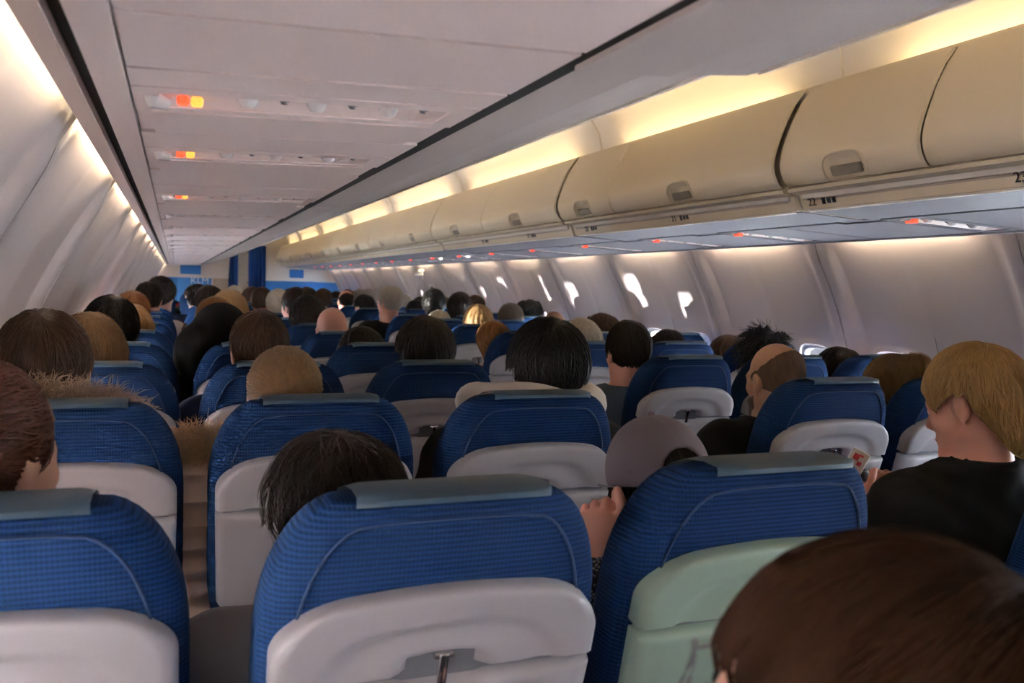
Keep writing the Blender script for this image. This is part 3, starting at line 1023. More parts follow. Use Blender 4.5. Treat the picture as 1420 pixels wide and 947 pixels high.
def pdist(p, P, T):
    if T is not None:      # points into the unrotated head frame
        P = (P - T[1].astype(np.float32)) @ T[0].astype(np.float32) + T[1].astype(np.float32)
    if p[0] == 'rc':
        a = np.array(p[1], np.float32); b = np.array(p[2], np.float32)
        ab = b - a; L = max(float(ab @ ab), 1e-9)
        t = np.clip(((P - a) @ ab) / L, 0, 1)
        c = P - a - t[..., None] * ab
        return np.sqrt((c * c).sum(-1)) - (p[3] + (p[4] - p[3]) * t)
    c = np.array(p[1], np.float32); r = np.array(p[2], np.float32) if hasattr(p[2], '__len__') else np.array([p[2]] * 3, np.float32)
    q = P - c
    if p[0] == 'er':       # ellipsoid tilted about x by an angle
        ca, sa = math.cos(p[3]), math.sin(p[3])
        q = np.stack([q[..., 0], q[..., 1] * ca + q[..., 2] * sa, -q[..., 1] * sa + q[..., 2] * ca], -1)
    k0 = np.sqrt(((q / r) ** 2).sum(-1)); k1 = np.sqrt(((q / (r * r)) ** 2).sum(-1)) + 1e-9
    return k0 * (k0 - 1) / k1

def surface_nets(D, lo, h):
    I = D < 0
    n = D.shape
    c = np.zeros((n[0] - 1, n[1] - 1, n[2] - 1), np.uint8)
    for i in (0, 1):
        for j in (0, 1):
            for k in (0, 1):
                c += I[i:n[0] - 1 + i, j:n[1] - 1 + j, k:n[2] - 1 + k]
    act = (c > 0) & (c < 8)
    ijk = np.argwhere(act)
    idx = np.full(act.shape, -1, np.int32); idx[act] = np.arange(len(ijk))
    cv = {}
    for i in (0, 1):
        for j in (0, 1):
            for k in (0, 1):
                cv[i, j, k] = D[ijk[:, 0] + i, ijk[:, 1] + j, ijk[:, 2] + k]
    acc = np.zeros((len(ijk), 3)); cnt = np.zeros(len(ijk))
    for a in cv:
        for ax in range(3):
            if a[ax] == 0:
                b = list(a); b[ax] = 1; b = tuple(b)
                va, vb = cv[a], cv[b]
                m = (va < 0) != (vb < 0)
                t = va[m] / (va[m] - vb[m])
                p = np.tile(np.array(a, float), (m.sum(), 1)); p[:, ax] += t
                acc[m] += p; cnt[m] += 1
    V = (ijk + acc / cnt[:, None]) * h + lo
    Q = []
    for ax in range(3):
        o1, o2 = [(1, 2), (2, 0), (0, 1)][ax]
        sa = [slice(None)] * 3; sb = [slice(None)] * 3
        sa[ax] = slice(0, -1); sb[ax] = slice(1, None)
        A, B = I[tuple(sa)], I[tuple(sb)]
        e = np.argwhere(A != B)
        ok = (e[:, o1] > 0) & (e[:, o2] > 0) & (e[:, o1] < n[o1] - 1) & (e[:, o2] < n[o2] - 1)
        e = e[ok]
        flip = A[tuple(e.T)]
        cs = []
        for d1, d2 in ((-1, -1), (0, -1), (0, 0), (-1, 0)):
            f = e.copy(); f[:, o1] += d1; f[:, o2] += d2
            cs.append(idx[tuple(f.T)])
        q = np.stack(cs, -1)
        q[~flip] = q[~flip][:, ::-1]
        Q.append(q)
    return V, np.concatenate(Q)

def np_mesh(name, V, Q, smooth=True):
    me = bpy.data.meshes.new(name)
    k = Q.shape[1]
    me.vertices.add(len(V)); me.vertices.foreach_set('co', np.asarray(V, np.float32).ravel())
    me.loops.add(Q.size); me.loops.foreach_set('vertex_index', Q.astype(np.int32).ravel())
    me.polygons.add(len(Q)); me.polygons.foreach_set('loop_start', np.arange(0, Q.size, k, dtype=np.int32))
    if smooth: me.polygons.foreach_set('use_smooth', np.ones(len(Q), bool))
    me.update(calc_edges=True); me.validate()
    return me

def rotm(yaw=0, pitch=0, roll=0):
    """head turn: yaw + is to the left, pitch + is down, roll + leans to the right (degrees)"""
    y, p, r = map(math.radians, (yaw, -pitch, roll))
    Rz = np.array([[math.cos(y), -math.sin(y), 0], [math.sin(y), math.cos(y), 0], [0, 0, 1]])
    Rx = np.array([[1, 0, 0], [0, math.cos(p), -math.sin(p)], [0, math.sin(p), math.cos(p)]])
    Ry = np.array([[math.cos(r), 0, math.sin(r)], [0, 1, 0], [-math.sin(r), 0, math.cos(r)]])
    return Rz @ Rx @ Ry

HC = np.array([0, 0, 1.20])           # head centre in the seated figure
PIV = np.array([0, -0.015, 1.10])     # where the head turns

def head_prims(fem=False):
    def h(*p): return tuple(HC + np.array(p))
    P = [('e', h(0, -0.012, 0.028), (0.0745, 0.093, 0.090)), ('e', h(0, 0.03, -0.03), (0.060, 0.066, 0.080)),
         ('e', h(0, 0.012, -0.055), (0.058, 0.055, 0.045)), ('rc', h(-0.018, 0.076, -0.098), h(0.018, 0.076, -0.098), 0.016, 0.016),
         ('rc', h(-0.052, 0.01, -0.06), h(-0.02, 0.07, -0.095), 0.018, 0.015), ('rc', h(0.052, 0.01, -0.06), h(0.02, 0.07, -0.095), 0.018, 0.015),
         ('rc', h(-0.036, 0.078, 0.018), h(0.036, 0.078, 0.018), 0.011, 0.011), ('rc', h(-0.042, 0.066, -0.02), h(-0.05, 0.04, -0.02), 0.014, 0.014), ('rc', h(0.042, 0.066, -0.02), h(0.05, 0.04, -0.02), 0.014, 0.014),
         ('rc', h(0, 0.088, 0.010), h(0, 0.108, -0.028), 0.008, 0.011, 0.012), ('rc', h(-0.010, 0.098, -0.034), h(0.010, 0.098, -0.034), 0.008, 0.008, 0.01),
         ('rc', h(-0.020, 0.088, -0.062), h(0.020, 0.088, -0.062), 0.0065, 0.0065, 0.006), ('rc', h(-0.017, 0.087, -0.073), h(0.017, 0.087, -0.073), 0.007, 0.007, 0.006)]
    for s in (-1, 1):
        P += [('er', h(s * 0.076, -0.006, -0.006), (0.010, 0.019, 0.031), -0.15, 0.008), ('rc', h(s * 0.083, -0.018, 0.012), h(s * 0.082, -0.020, -0.012), 0.006, 0.005, 0.006), ('e', h(s * 0.078, -0.004, -0.033), (0.007, 0.009, 0.010), 0.006)]
        P += [('cut', h(s * 0.032, 0.094, 0.002), 0.013)]
    for s in (-1, 1):
        P += [('e', h(s * 0.032, 0.078, 0.001), (0.0125, 0.0115, 0.011), 0.004)]
        P += [('cut', h(s * 0.088, 0.001, -0.006), (0.006, 0.008, 0.014))]
    return P

def hand_prims(w, f, nrm, side, curl=0.5, s=1.0, thumb=None):
    """w wrist, f finger direction, nrm back-of-hand normal, side = +1 thumb towards +cross(f, nrm)"""
    w, f, nrm = np.array(w, float), np.array(f, float), np.array(nrm, float)
    f /= np.linalg.norm(f); nrm -= f * (nrm @ f); nrm /= np.linalg.norm(nrm)
    x = np.cross(f, nrm) * side
    P = []
    for i, (o, L) in enumerate(((0.028, 0.072), (0.010, 0.080), (-0.009, 0.075), (-0.027, 0.060))):
        kn = w + f * (0.088 - 0.006 * abs(i - 1)) * s + x * o * s
        P.append(('rc', tuple(w + x * o * 0.55 * s + f * 0.012), tuple(kn), 0.016 * s, 0.0115 * s, 0.012))
        p, a = kn, 0.25 * curl
        for L_, da in ((0.46, 0.55), (0.30, 0.75), (0.24, 0.45)):
            a += da * curl
            q = p + (f * math.cos(a) - nrm * math.sin(a)) * L * L_ * s
            P.append(('rc', tuple(p), tuple(q), (0.0098 - 0.0006 * i) * s, (0.0086 - 0.0006 * i) * s, 0.004))
            p = q
    b = w + f * 0.022 * s + x * 0.020 * s
    t = np.array(thumb, float) if thumb is not None else (f * 0.6 + x * 0.75 - nrm * 0.25)
    t /= np.linalg.norm(t)
    c = b + t * 0.042 * s
    P.append(('rc', tuple(b), tuple(c), 0.0165 * s, 0.0120 * s, 0.010))
    t2 = t * 0.9 + f * 0.3; t2 /= np.linalg.norm(t2)
    d = c + t2 * 0.032 * s
    P.append(('rc', tuple(c), tuple(d), 0.0112 * s, 0.0100 * s, 0.004)); P.append(('rc', tuple(d), tuple(d + t2 * 0.024 * s), 0.0100 * s, 0.0082 * s, 0.004))
    return P

POSE = dict(neck=(0, 0.0, 1.055), chest=(0, 0.065, 0.86), belly=(0, 0.12, 0.69), pelvis=(0, 0.17, 0.56),
            shL=(-0.175, 0.035, 0.985), shR=(0.175, 0.035, 0.985), elL=(-0.225, 0.11, 0.745), elR=(0.225, 0.11, 0.745),
            wrL=(-0.12, 0.34, 0.675), wrR=(0.12, 0.34, 0.675), hdL=(0.35, 0.9, -0.1), hdR=(-0.35, 0.9, -0.1), nmL=(0, 0, 1), nmR=(0, 0, 1), curl=0.6, w=1.0, thL=None, thR=None)

def torso_prims(J):
    w = J['w']
    nk, shL, shR = (np.array(J[k]) for k in ('neck', 'shL', 'shR'))
    return [('e', J['chest'], (0.165 * w, 0.105 * w, 0.165)), ('e', J['belly'], (0.150 * w, 0.112 * w, 0.15)), ('e', J['pelvis'], (0.165 * w, 0.125, 0.11)),
            ('rc', J['shL'], J['shR'], 0.058, 0.058), ('rc', tuple(nk + [0, 0, 0.0]), tuple(shL + [0.05, 0, 0.012]), 0.045, 0.040, 0.04), ('rc', tuple(nk), tuple(shR + [-0.05, 0, 0.012]), 0.045, 0.040, 0.04)]
def arm_prims(J):
    P = []
    for s in 'LR':
        P += [('rc', J['sh' + s], J['el' + s], 0.053 * J['w'], 0.042), ('rc', J['el' + s], J['wr' + s], 0.042, 0.029)]
    return P
def leg_prims(J, drop=0):
    P = []
    for s in (-1, 1):
        P += [('rc', (s * 0.085, 0.19, 0.545), (s * 0.115, 0.60, 0.545), 0.088, 0.062), ('rc', (s * 0.115, 0.60, 0.545), (s * 0.115, 0.60 - 0.03, 0.12), 0.060, 0.040)]
    return P
def foot_prims(s):
    return [('rc', (s * 0.115, 0.56, 0.055), (s * 0.125, 0.76, 0.036), 0.046, 0.036), ('rc', (s * 0.115, 0.57, 0.11), (s * 0.115, 0.57, 0.06), 0.04, 0.045)]
def neck_prims(J, R):
    nk = np.array(J['neck'])
    top = R @ (HC + [0, -0.018, -0.055] - PIV) + PIV
    return [('rc', tuple(nk - [0, -0.02, 0.06]), tuple(top), 0.062, 0.052)]

def make_body(name, J, R, h=0.011, box_=None):
    lo, hi = box_ or ((-0.42, -0.20, -0.02), (0.42, 0.86, 1.40))
    F = Field(lo, hi, h)
    F.add(torso_prims(J), -0.004, 0.05)
    F.add(arm_prims(J), -0.003, 0.03)
    F.add(leg_prims(J), -0.004, 0.04)
    for s in (-1, 1): F.add(foot_prims(s), -0.006, 0.02)
    F.add(neck_prims(J, R), 0, 0.04)
    G = Field(HC - 0.26, HC + 0.26, h)
    F2 = Field(lo, hi, h)
    F2.add(head_prims(), 0, 0.022, (R, PIV))
    k = 0.03
    hh = np.maximum(k - np.abs(F.D - F2.D), 0) / k
    F.D = np.minimum(F.D, F2.D) - hh * hh * k * 0.25
    F.add(hand_prims(J['wrL'], J['hdL'], J['nmL'], 1 if J.get('sdL') is None else J['sdL'], J['curl'] if J.get('cuL') is None else J['cuL'], 1.0, J['thL']), 0, 0.012)
    F.add(hand_prims(J['wrR'], J['hdR'], J['nmR'], -1 if J.get('sdR') is None else J['sdR'], J['curl'] if J.get('cuR') is None else J['cuR'], 1.0, J['thR']), 0, 0.012)
    return F.mesh(name)

def make_shirt(name, J, h=0.012, grow=0.013, collar=1.052, quilt=0.0, box_=None, hood=None, sleeve=0.92):
    lo, hi = box_ or ((-0.44, -0.22, 0.42), (0.44, 0.60, 1.16))
    F = Field(lo, hi, h)
    F.add(torso_prims(J), grow, 0.05)
    A = []
    for s in 'LR':
        e, w = np.array(J['el' + s]), np.array(J['wr' + s])
        A += [('rc', J['sh' + s], J['el' + s], 0.053 * J['w'], 0.044), ('rc', J['el' + s], tuple(e + (w - e) * sleeve), 0.044, 0.034)]
    F.add(A, grow, 0.03)
    if hood: F.add(hood, 0, 0.03)
    X, Y, Z = F.pts()
    if quilt: F.D += (quilt * np.abs(np.sin(Z * 2 * PI / 0.11 + np.sin(X * 9) * 0.4)) - quilt * 0.6).astype(np.float32)
    else: F.D += (0.0025 * np.sin(X * 55 + Z * 31) * np.sin(Z * 47 + Y * 29)).astype(np.float32)
    if collar is not None:
        F.D = np.maximum(F.D, (Z - (collar - 0.30 * np.maximum(Y + 0.02, 0) + 1.2 * np.maximum(np.abs(X) - 0.075, 0))))
    F.D = np.maximum(F.D, 0.50 - Z + 0 * X)
    return F.mesh(name)

def make_trousers(J, h=0.013):
    F = Field((-0.30, -0.05, 0.02), (0.30, 0.75, 0.74), h)
    F.add([('e', J['pelvis'], (0.165, 0.125, 0.11))], 0.006, 0.05)
    F.add(leg_prims(J), 0.008, 0.04)
    X, Y, Z = F.pts()
    F.D = np.maximum(F.D, 0.09 - Z + 0 * X)
    return F.mesh('trousers')
def make_shoe(s):
    F = Field((s * 0.12 - 0.09, 0.46, -0.03), (s * 0.12 + 0.09, 0.84, 0.13), 0.012)
    F.add(foot_prims(s), 0.004, 0.02)
    X, Y, Z = F.pts()
    F.D = np.maximum(np.maximum(F.D, Z - 0.10 + 0 * X), 0.004 - Z + 0 * X)
    return F.mesh('shoe')

# ---- hair, modelled around a head centre at the origin
def hair_field(style, h=0.006):
    F = Field((-0.20, -0.24, -0.34), (0.20, 0.16, 0.22), h)
    X, Y, Z = F.pts()
    t = dict(short=0.010, crop=0.007, fringe=0.0045, thick=0.022, bob=0.018, long=0.018, tail=0.008, bun=0.012, curly=0.030, spiky=0.020, grey=0.013, puffs=0.010, side=0.020, mop=0.022).get(style, 0.012)
    F.add([('e', (0, -0.014, 0.030), (0.0755 + t, 0.094 + t, 0.091 + t * 1.05))])
    low = np.array(-0.02) - 1.05 * np.clip(-0.012 - Y, 0, 0.066)
    if style in ('curly', 'grey', 'side', 'mop'): low = low - 0.006
    if style == 'thick': low = np.where(Y > -0.024, 0.020, 0.012 - 2.0 * np.clip(-0.024 - Y, 0, 0.058))
    if style == 'fringe':      # bare crown, stubble only round the back and sides
        F.D = np.maximum(F.D, 0.130 - np.sqrt(X * X * 0.8 + (Y - 0.035) ** 2 + (Z - 0.135) ** 2))
    front = (Y - 0.72 * Z - dict(side=0.050, mop=0.075).get(style, 0.026)) * 0.81 + 0 * X
    if style in ('side', 'mop'):
        F.add([('rc', (0, -0.050, 0.0), (0, -0.068, -0.075), 0.078, 0.052)], 0, 0.03)
        F.D = np.maximum(F.D, front)
        lo2 = np.where(Y > -0.026, 0.026 - 0.7 * np.clip(Y - 0.015, 0, 0.05), 0.02 - 3.2 * np.clip(-0.026 - Y, 0, 0.055))
        F.D = np.maximum(F.D, lo2 - Z + 0 * X)
    elif style in ('long', 'bob'):
        F.D = np.maximum(F.D, front)
        L = dict(long=0.24, bob=0.125)[style]
        w = dict(long=0.082, bob=0.088)[style]
        F.add([('rc', (0, -0.040, 0.02), (0, -0.058, -L), w, w * 0.62)], 0, 0.03)
        for s in (-1, 1): F.add([('rc', (s * 0.066, -0.012, 0.02), (s * 0.062, -0.03, -L * 0.85), 0.028, 0.020)], 0, 0.03)
        back = Y - np.where(Z < -0.02, -0.018, 0.11)
        F.D = np.maximum(F.D, np.where(Z < 0.0, Y - 0.012, -1.0) + 0 * X)
    else:
        F.D = np.maximum(F.D, front)
        F.D = np.maximum(F.D, low - Z + 0 * X)
    if style == 'tail':
        F.add([('rc', (0, -0.105, 0.02), (0, -0.135, -0.02), 0.026, 0.030), ('rc', (0, -0.135, -0.02), (0.01, -0.125, -0.20), 0.030, 0.014)], 0, 0.015)
    if style == 'bun':
        F.add([('e', (0, -0.085, 0.095), (0.055, 0.045, 0.046)), ('e', (0.06, -0.05, 0.085), (0.035, 0.04, 0.035)), ('e', (-0.062, -0.05, 0.08), (0.033, 0.04, 0.035)), ('e', (0.028, -0.07, 0.108), (0.028, 0.026, 0.024)), ('e', (-0.03, -0.08, 0.103), (0.025, 0.026, 0.022)), ('e', (0.05, -0.075, 0.06), (0.022, 0.025, 0.026))], 0, 0.012)
    if style == 'puffs':
        for s in (-1, 1): F.add([('e', (s * 0.075, -0.05, 0.06), (0.062, 0.062, 0.062))], 0, 0.012)
    if style == 'spiky':
        r = random.Random(3)
        for i in range(34):
            a = r.uniform(0, 2 * PI); e = r.uniform(0.15, 1.35)
            d = np.array([math.cos(a) * math.cos(e), math.sin(a) * math.cos(e), math.sin(e)])
            if d[1] > 0.8 and d[2] < 0.5: continue
            b = np.array([0, -0.014, 0.03]) + d * np.array([0.085, 0.10, 0.098])
            d2 = d + np.array([r.uniform(-.5, .5), r.uniform(-.7, .1), 0.2])
            F.add([('rc', tuple(b), tuple(b + d2 * 0.026), 0.015, 0.004)], 0, 0.012)
    # combed relief: clumps running away from the crown
    ph = np.arctan2(X, -(Y + 0.05)) ; el = np.arctan2(np.sqrt(X * X + (Y + 0.05) ** 2), Z + 0.02)
    amp = dict(curly=0.0, puffs=0.002, fringe=0.001, crop=0.0012, thick=0.0028).get(style, 0.0022)
    F.D += (amp * np.sin(ph * 17 + 2.2 * np.sin(el * 3 + ph * 2)) * np.clip(el, 0, 1) + 0.6 * amp * np.sin(ph * 41 + 3 * np.sin(el * 4))).astype(np.float32)
    if style in ('curly', 'puffs'):
        F.D += (0.005 * np.sin(X * 190 + 2 * np.sin(Y * 90)) * np.sin(Y * 200 + 2 * np.sin(Z * 80)) * np.sin(Z * 180)).astype(np.float32)
    return F

def strands(F, V, n, seg, step, width, seed, style, lift=0.003, wild=0.25):
    """tapered hair clumps rooted on the hair surface, following it away from the crown"""
    rg = np.random.default_rng(seed)
    def samp(P):
        q = (P - F.lo) / F.h
        i = np.clip(np.floor(q).astype(int), 0, F.n - 2); f = np.clip(q - i, 0, 1)
        o = 0
        for a in (0, 1):
            for b in (0, 1):
                for c in (0, 1):
                    w = (f[:, 0] if a else 1 - f[:, 0]) * (f[:, 1] if b else 1 - f[:, 1]) * (f[:, 2] if c else 1 - f[:, 2])
                    o = o + w * F.D[i[:, 0] + a, i[:, 1] + b, i[:, 2] + c]
        return o
    def grad(P):
        e = 0.004; g = np.stack([samp(P + np.eye(3)[k] * e) - samp(P - np.eye(3)[k] * e) for k in range(3)], -1)
        return g / (np.linalg.norm(g, axis=1, keepdims=True) + 1e-9)
    ctr = np.array([0, -0.014, 0.03])
    out = V[np.linalg.norm((V - ctr) / [0.078, 0.096, 0.092], axis=1) > 1.0]
    out = out[rg.integers(0, len(out), n)]
    crown = np.array([0.0, -0.07, 0.13]) if style not in ('tail',) else np.array([0, 0.12, 0.03])
    tgt = np.array([0, -0.13, 0.03])
    P = out.copy(); path = [P.copy()]
    noise = rg.normal(0, wild, (n, 3))
    d0 = None
    for k in range(seg):
        g = grad(P)
        if style == 'tail':
            d = np.where((P[:, 2:3] < -0.02) & (P[:, 1:2] < -0.09), np.array([[0, 0.0, -1.0]]), (tgt - P) / (np.linalg.norm(tgt - P, axis=1, keepdims=True) + 1e-6))
        else:
            d = P - crown; d /= np.linalg.norm(d, axis=1, keepdims=True) + 1e-6
            d = d + np.array([0, -0.25 if style in ('long', 'bob') else 0.0, -0.55])
        if style in ('curly', 'puffs'): d = rg.normal(0, 1, (n, 3))
        if style in ('spiky', 'wild'): d = d + g * 1.2 * (k > 0)
        d = d + noise
        d = d - g * (d * g).sum(1, keepdims=True) * (0.9 if style not in ('spiky', 'wild') else 0.2)
        d /= np.linalg.norm(d, axis=1, keepdims=True) + 1e-6
        if d0 is not None: d = 0.5 * d + 0.5 * d0
        d0 = d
        P = P + d * step
        if style not in ('spiky', 'wild'):
            s = samp(P)[:, None]
            P = P - np.clip(s - lift * math.sin((k + 1) / seg * 2.6), -0.006, 0.006) * grad(P)
        path.append(P.copy())
    path = np.stack(path, 1)          # n, seg+1, 3
    hi = F.lo + F.h * (np.array(F.n) - 3)
    ok = ((path > F.lo + 2 * F.h) & (path < hi)).all((1, 2)) & (np.abs(samp(path.reshape(-1, 3))).reshape(n, -1).max(1) < (0.05 if style in ('spiky', 'wild') else lift + 0.005))
    path = path[ok]; n = len(path)
    T = np.gradient(path, axis=1); T /= np.linalg.norm(T, axis=2, keepdims=True) + 1e-9
    N = np.stack([grad(path[:, k]) for k in range(seg + 1)], 1)
    B = np.cross(T, N); B /= np.linalg.norm(B, axis=2, keepdims=True) + 1e-9
    w = width * rg.uniform(0.6, 1.3, (n, 1, 1)) * np.array([0.5] + [1.0] * (seg - 1) + [0.12])[None, :, None]
    ring = np.stack([path - B * w - N * w * 0.4, path + N * w * 0.6, path + B * w - N * w * 0.4], 2)   # n, seg+1, 3, 3
    VV = ring.reshape(-1, 3)
    base = (np.arange(n)[:, None, None] * (seg + 1) + np.arange(seg)[None, :, None]) * 3 + np.arange(3)[None, None, :]
    nxt = (np.arange(n)[:, None, None] * (seg + 1) + np.arange(seg)[None, :, None]) * 3 + (np.arange(3)[None, None, :] + 1) % 3
    Q = np.stack([base, base + 3, nxt + 3, nxt], -1).reshape(-1, 4)
    return VV, Q

HAIRC = {}
def hair_mesh(style, n=700, seg=5, step=0.016, width=0.0016, seed=1, h=0.007, lift=0.003, wild=0.2):
    key = (style, n, seg, step, width, seed, h)
    if key in HAIRC: return HAIRC[key]
    F = hair_field(style, h)
    V, Q = surface_nets(F.D, F.lo, h)
    if n:
        V2, Q2 = strands(F, V, n, seg, step, width, seed, style, lift, wild)
        Q = np.concatenate([Q, Q2 + len(V)]); V = np.concatenate([V, V2])
    me = np_mesh('hair', V, Q)
    me.materials.append(HAIRM['dark'])
    HAIRC[key] = me
    return me

def fur(name, pts, r, n, length, seed, m):
    """fur trim: a soft roll with thousands of tapering hairs"""
    rg = np.random.default_rng(seed)
    pts = np.array(pts, float)
    tt = rg.uniform(0, len(pts) - 1.001, n); i = tt.astype(int); f = (tt - i)[:, None]
    c = pts[i] * (1 - f) + pts[i + 1] * f
    d = rg.normal(0, 1, (n, 3)); d /= np.linalg.norm(d, axis=1, keepdims=True)
    p = c + d * r * rg.uniform(0.5, 1.0, (n, 1))
    path = [p]
    v = d * 1.0 + rg.normal(0, 0.35, (n, 3)) + np.array([0, -0.1, -0.25])
    for k in range(3):
        p = p + v / np.linalg.norm(v, axis=1, keepdims=True) * length / 3 * rg.uniform(0.7, 1.2, (n, 1))
        v = v + np.array([0, 0, -0.35]) + rg.normal(0, 0.15, (n, 3))
        path.append(p)
    path = np.stack(path, 1)
    a = np.cross(path[:, -1] - path[:, 0], rg.normal(0, 1, (n, 3))); a /= np.linalg.norm(a, axis=1, keepdims=True) + 1e-9
    w = np.array([0.0013, 0.0011, 0.0008, 0.0001])[None, :, None]
    b = np.cross(a, path[:, -1] - path[:, 0]); b /= np.linalg.norm(b, axis=1, keepdims=True) + 1e-9
    ring = np.stack([path + a[:, None] * w, path - a[:, None] * w * 0.5 + b[:, None] * w * 0.8, path - a[:, None] * w * 0.5 - b[:, None] * w * 0.8], 2)
    base = (np.arange(n)[:, None, None] * 4 + np.arange(3)[None, :, None]) * 3 + np.arange(3)[None, None, :]
    nxt = (np.arange(n)[:, None, None] * 4 + np.arange(3)[None, :, None]) * 3 + (np.arange(3)[None, None, :] + 1) % 3
    Q = np.stack([base, base + 3, nxt + 3, nxt], -1).reshape(-1, 4)
    me = np_mesh(name, ring.reshape(-1, 3), Q)
    me.materials.append(m)
    return me

def hairmat(name, c, c2=None, rough=0.45):
    m = mat(name, tuple(x * 0.75 for x in c), rough, vary=0, col2=c2 or tuple(x * 1.9 for x in c), vscale=1.0, spec=0.25 if rough < 0.7 else 0.06, stretch=(95, 95, 16))
    return m
HAIRM = {'dark': hairmat('hair_dark_brown', (0.013, 0.008, 0.006)), 'black': hairmat('hair_black', (0.006, 0.0055, 0.006)), 'brown': hairmat('hair_brown', (0.038, 0.019, 0.010)),
         'auburn': hairmat('hair_auburn', (0.045, 0.014, 0.008)), 'ginger': hairmat('hair_ginger', (0.16, 0.072, 0.024)), 'blond': hairmat('hair_blond', (0.30, 0.19, 0.085)),
         'dkblond': hairmat('hair_dark_blond', (0.14, 0.080, 0.034)), 'grey': hairmat('hair_grey', (0.22, 0.19, 0.16)), 'white': hairmat('hair_white', (0.46, 0.41, 0.34)), 'greyb': hairmat('hair_grey_brown', (0.085, 0.066, 0.050)),
         'strawb': hairmat('hair_strawberry_blond', (0.20, 0.115, 0.043)),
         'chestnut': hairmat('hair_chestnut', (0.017, 0.0068, 0.0032), rough=0.75), 'stubble': hairmat('hair_stubble', (0.085, 0.052, 0.036), (0.13, 0.08, 0.055), 0.7)}
def skin(name, c):
    m = mat(name, c, 0.5, vary=0.06, vscale=14, spec=0.35)
    b = m.node_tree.nodes['Principled BSDF']
    b.inputs['Subsurface Weight'].default_value = 0.12
    b.inputs['Subsurface Radius'].default_value = (0.012, 0.005, 0.003)
    return m
SKIN = {'fair': skin('skin_fair', (0.56, 0.34, 0.26)), 'pink': skin('skin_pink', (0.58, 0.29, 0.22)), 'tan': skin('skin_tan', (0.40, 0.22, 0.14)), 'brown': skin('skin_brown', (0.15, 0.075, 0.045))}
CL = {}
for n_, c_ in dict(black=(0.004, 0.004, 0.0045), navy=(0.012, 0.018, 0.05), grey=(0.13, 0.13, 0.14), bluegrey=(0.075, 0.10, 0.15), white=(0.62, 0.60, 0.58), cream=(0.66, 0.53, 0.44), red=(0.30, 0.03, 0.03), green=(0.04, 0.08, 0.05), brown=(0.09, 0.055, 0.035), denim=(0.03, 0.05, 0.11)).items():
    CL[n_] = mat('cloth_' + n_, c_, 0.85, vary=0.12, vscale=20, bump=0.35, bscale=500, spec=0.2)
M['stripe'] = mat('cloth_red_white_stripe', (0.62, 0.58, 0.56), 0.85)
nt = M['stripe'].node_tree; wv = nt.nodes.new('ShaderNodeTexWave'); wv.bands_direction = 'Z'; wv.inputs['Scale'].default_value = 9
tcn = [q for q in nt.nodes if q.type == 'TEX_COORD'][0]; rp = nt.nodes.new('ShaderNodeValToRGB')
rp.color_ramp.interpolation = 'CONSTANT'; rp.color_ramp.elements[0].color = (0.68, 0.64, 0.62, 1); rp.color_ramp.elements[1].position = 0.55; rp.color_ramp.elements[1].color = (0.45, 0.03, 0.04, 1)
nt.links.new(tcn.outputs['Object'], wv.inputs[0]); nt.links.new(wv.outputs['Fac'], rp.inputs[0]); nt.links.new(rp.outputs[0], nt.nodes['Principled BSDF'].inputs['Base Color'])
M['knit'] = mat('cloth_speckled_knit', (0.02, 0.02, 0.022), 0.9)
nt = M['knit'].node_tree; vo = nt.nodes.new('ShaderNodeTexVoronoi'); vo.inputs['Scale'].default_value = 150
tcn = [q for q in nt.nodes if q.type == 'TEX_COORD'][0]; rp = nt.nodes.new('ShaderNodeValToRGB')
rp.color_ramp.elements[0].position = 0.28; rp.color_ramp.elements[0].color = (0.24, 0.22, 0.23, 1); rp.color_ramp.elements[1].position = 0.42; rp.color_ramp.elements[1].color = (0.012, 0.012, 0.014, 1)
nt.links.new(tcn.outputs['Object'], vo.inputs['Vector']); nt.links.new(vo.outputs['Distance'], rp.inputs[0]); nt.links.new(rp.outputs[0], nt.nodes['Principled BSDF'].inputs['Base Color'])
M['cap'] = mat('cap_cotton', (0.130, 0.106, 0.118), 0.85, bump=0.3, bscale=900, spec=0.2)
M['fur_a'] = hairmat('fur_tan', (0.42, 0.28, 0.18), (0.78, 0.62, 0.48), 0.7)
M['fur_b'] = hairmat('fur_brown', (0.52, 0.31, 0.16), (0.88, 0.66, 0.44), 0.7)
M['pillow'] = mat('neck_pillow_cloth', (0.52, 0.47, 0.43), 0.9, bump=0.3, spec=0.2)
M['glass'] = clear('spectacle_lens', (0.93, 0.95, 0.94), 0.10)
M['eye_white'] = mat('eye_white', (0.75, 0.72, 0.70), 0.2)
M['iris'] = mat('eye_iris', (0.03, 0.04, 0.05), 0.15)
M['lip'] = mat('lips', (0.42, 0.14, 0.12), 0.45)

R0 = rotm()
TROUS = make_trousers(POSE); TROUS.materials.append(CL['denim'])
SHOE = {s: make_shoe(s) for s in (-1, 1)}
for s in SHOE: SHOE[s].materials.append(CL['black'])
SHIRT0 = make_shirt('shirt', POSE); SHIRT0.materials.append(CL['navy'])
BODY = {}
for k_, a_ in dict(ahead=(0, 4, 0), left=(32, 5, 0), right=(-32, 5, 0), down=(6, 22, 0), tilt=(10, 8, 8)).items():
    BODY[k_] = (make_body('body', POSE, rotm(*a_)), rotm(*a_))
    BODY[k_][0].materials.append(SKIN['fair'])

def setm(o, m):
    o.material_slots[0].link = 'OBJECT'; o.material_slots[0].material = m

def child(name, me, par, m=None, M4=None):
    o = bpy.data.objects.new(name, me); COL.objects.link(o); o.parent = par
    if m is not None:
        if not me.materials: me.materials.append(m)
        setm(o, m)
    if M4 is not None: o.matrix_local = M4
    return o

def head_mat(R):
    """places a mesh modelled around the head centre onto a turned head"""
    T = np.eye(4); T[:3, :3] = R; T[:3, 3] = R @ (HC - PIV) + PIV
    return Matrix(T.tolist())

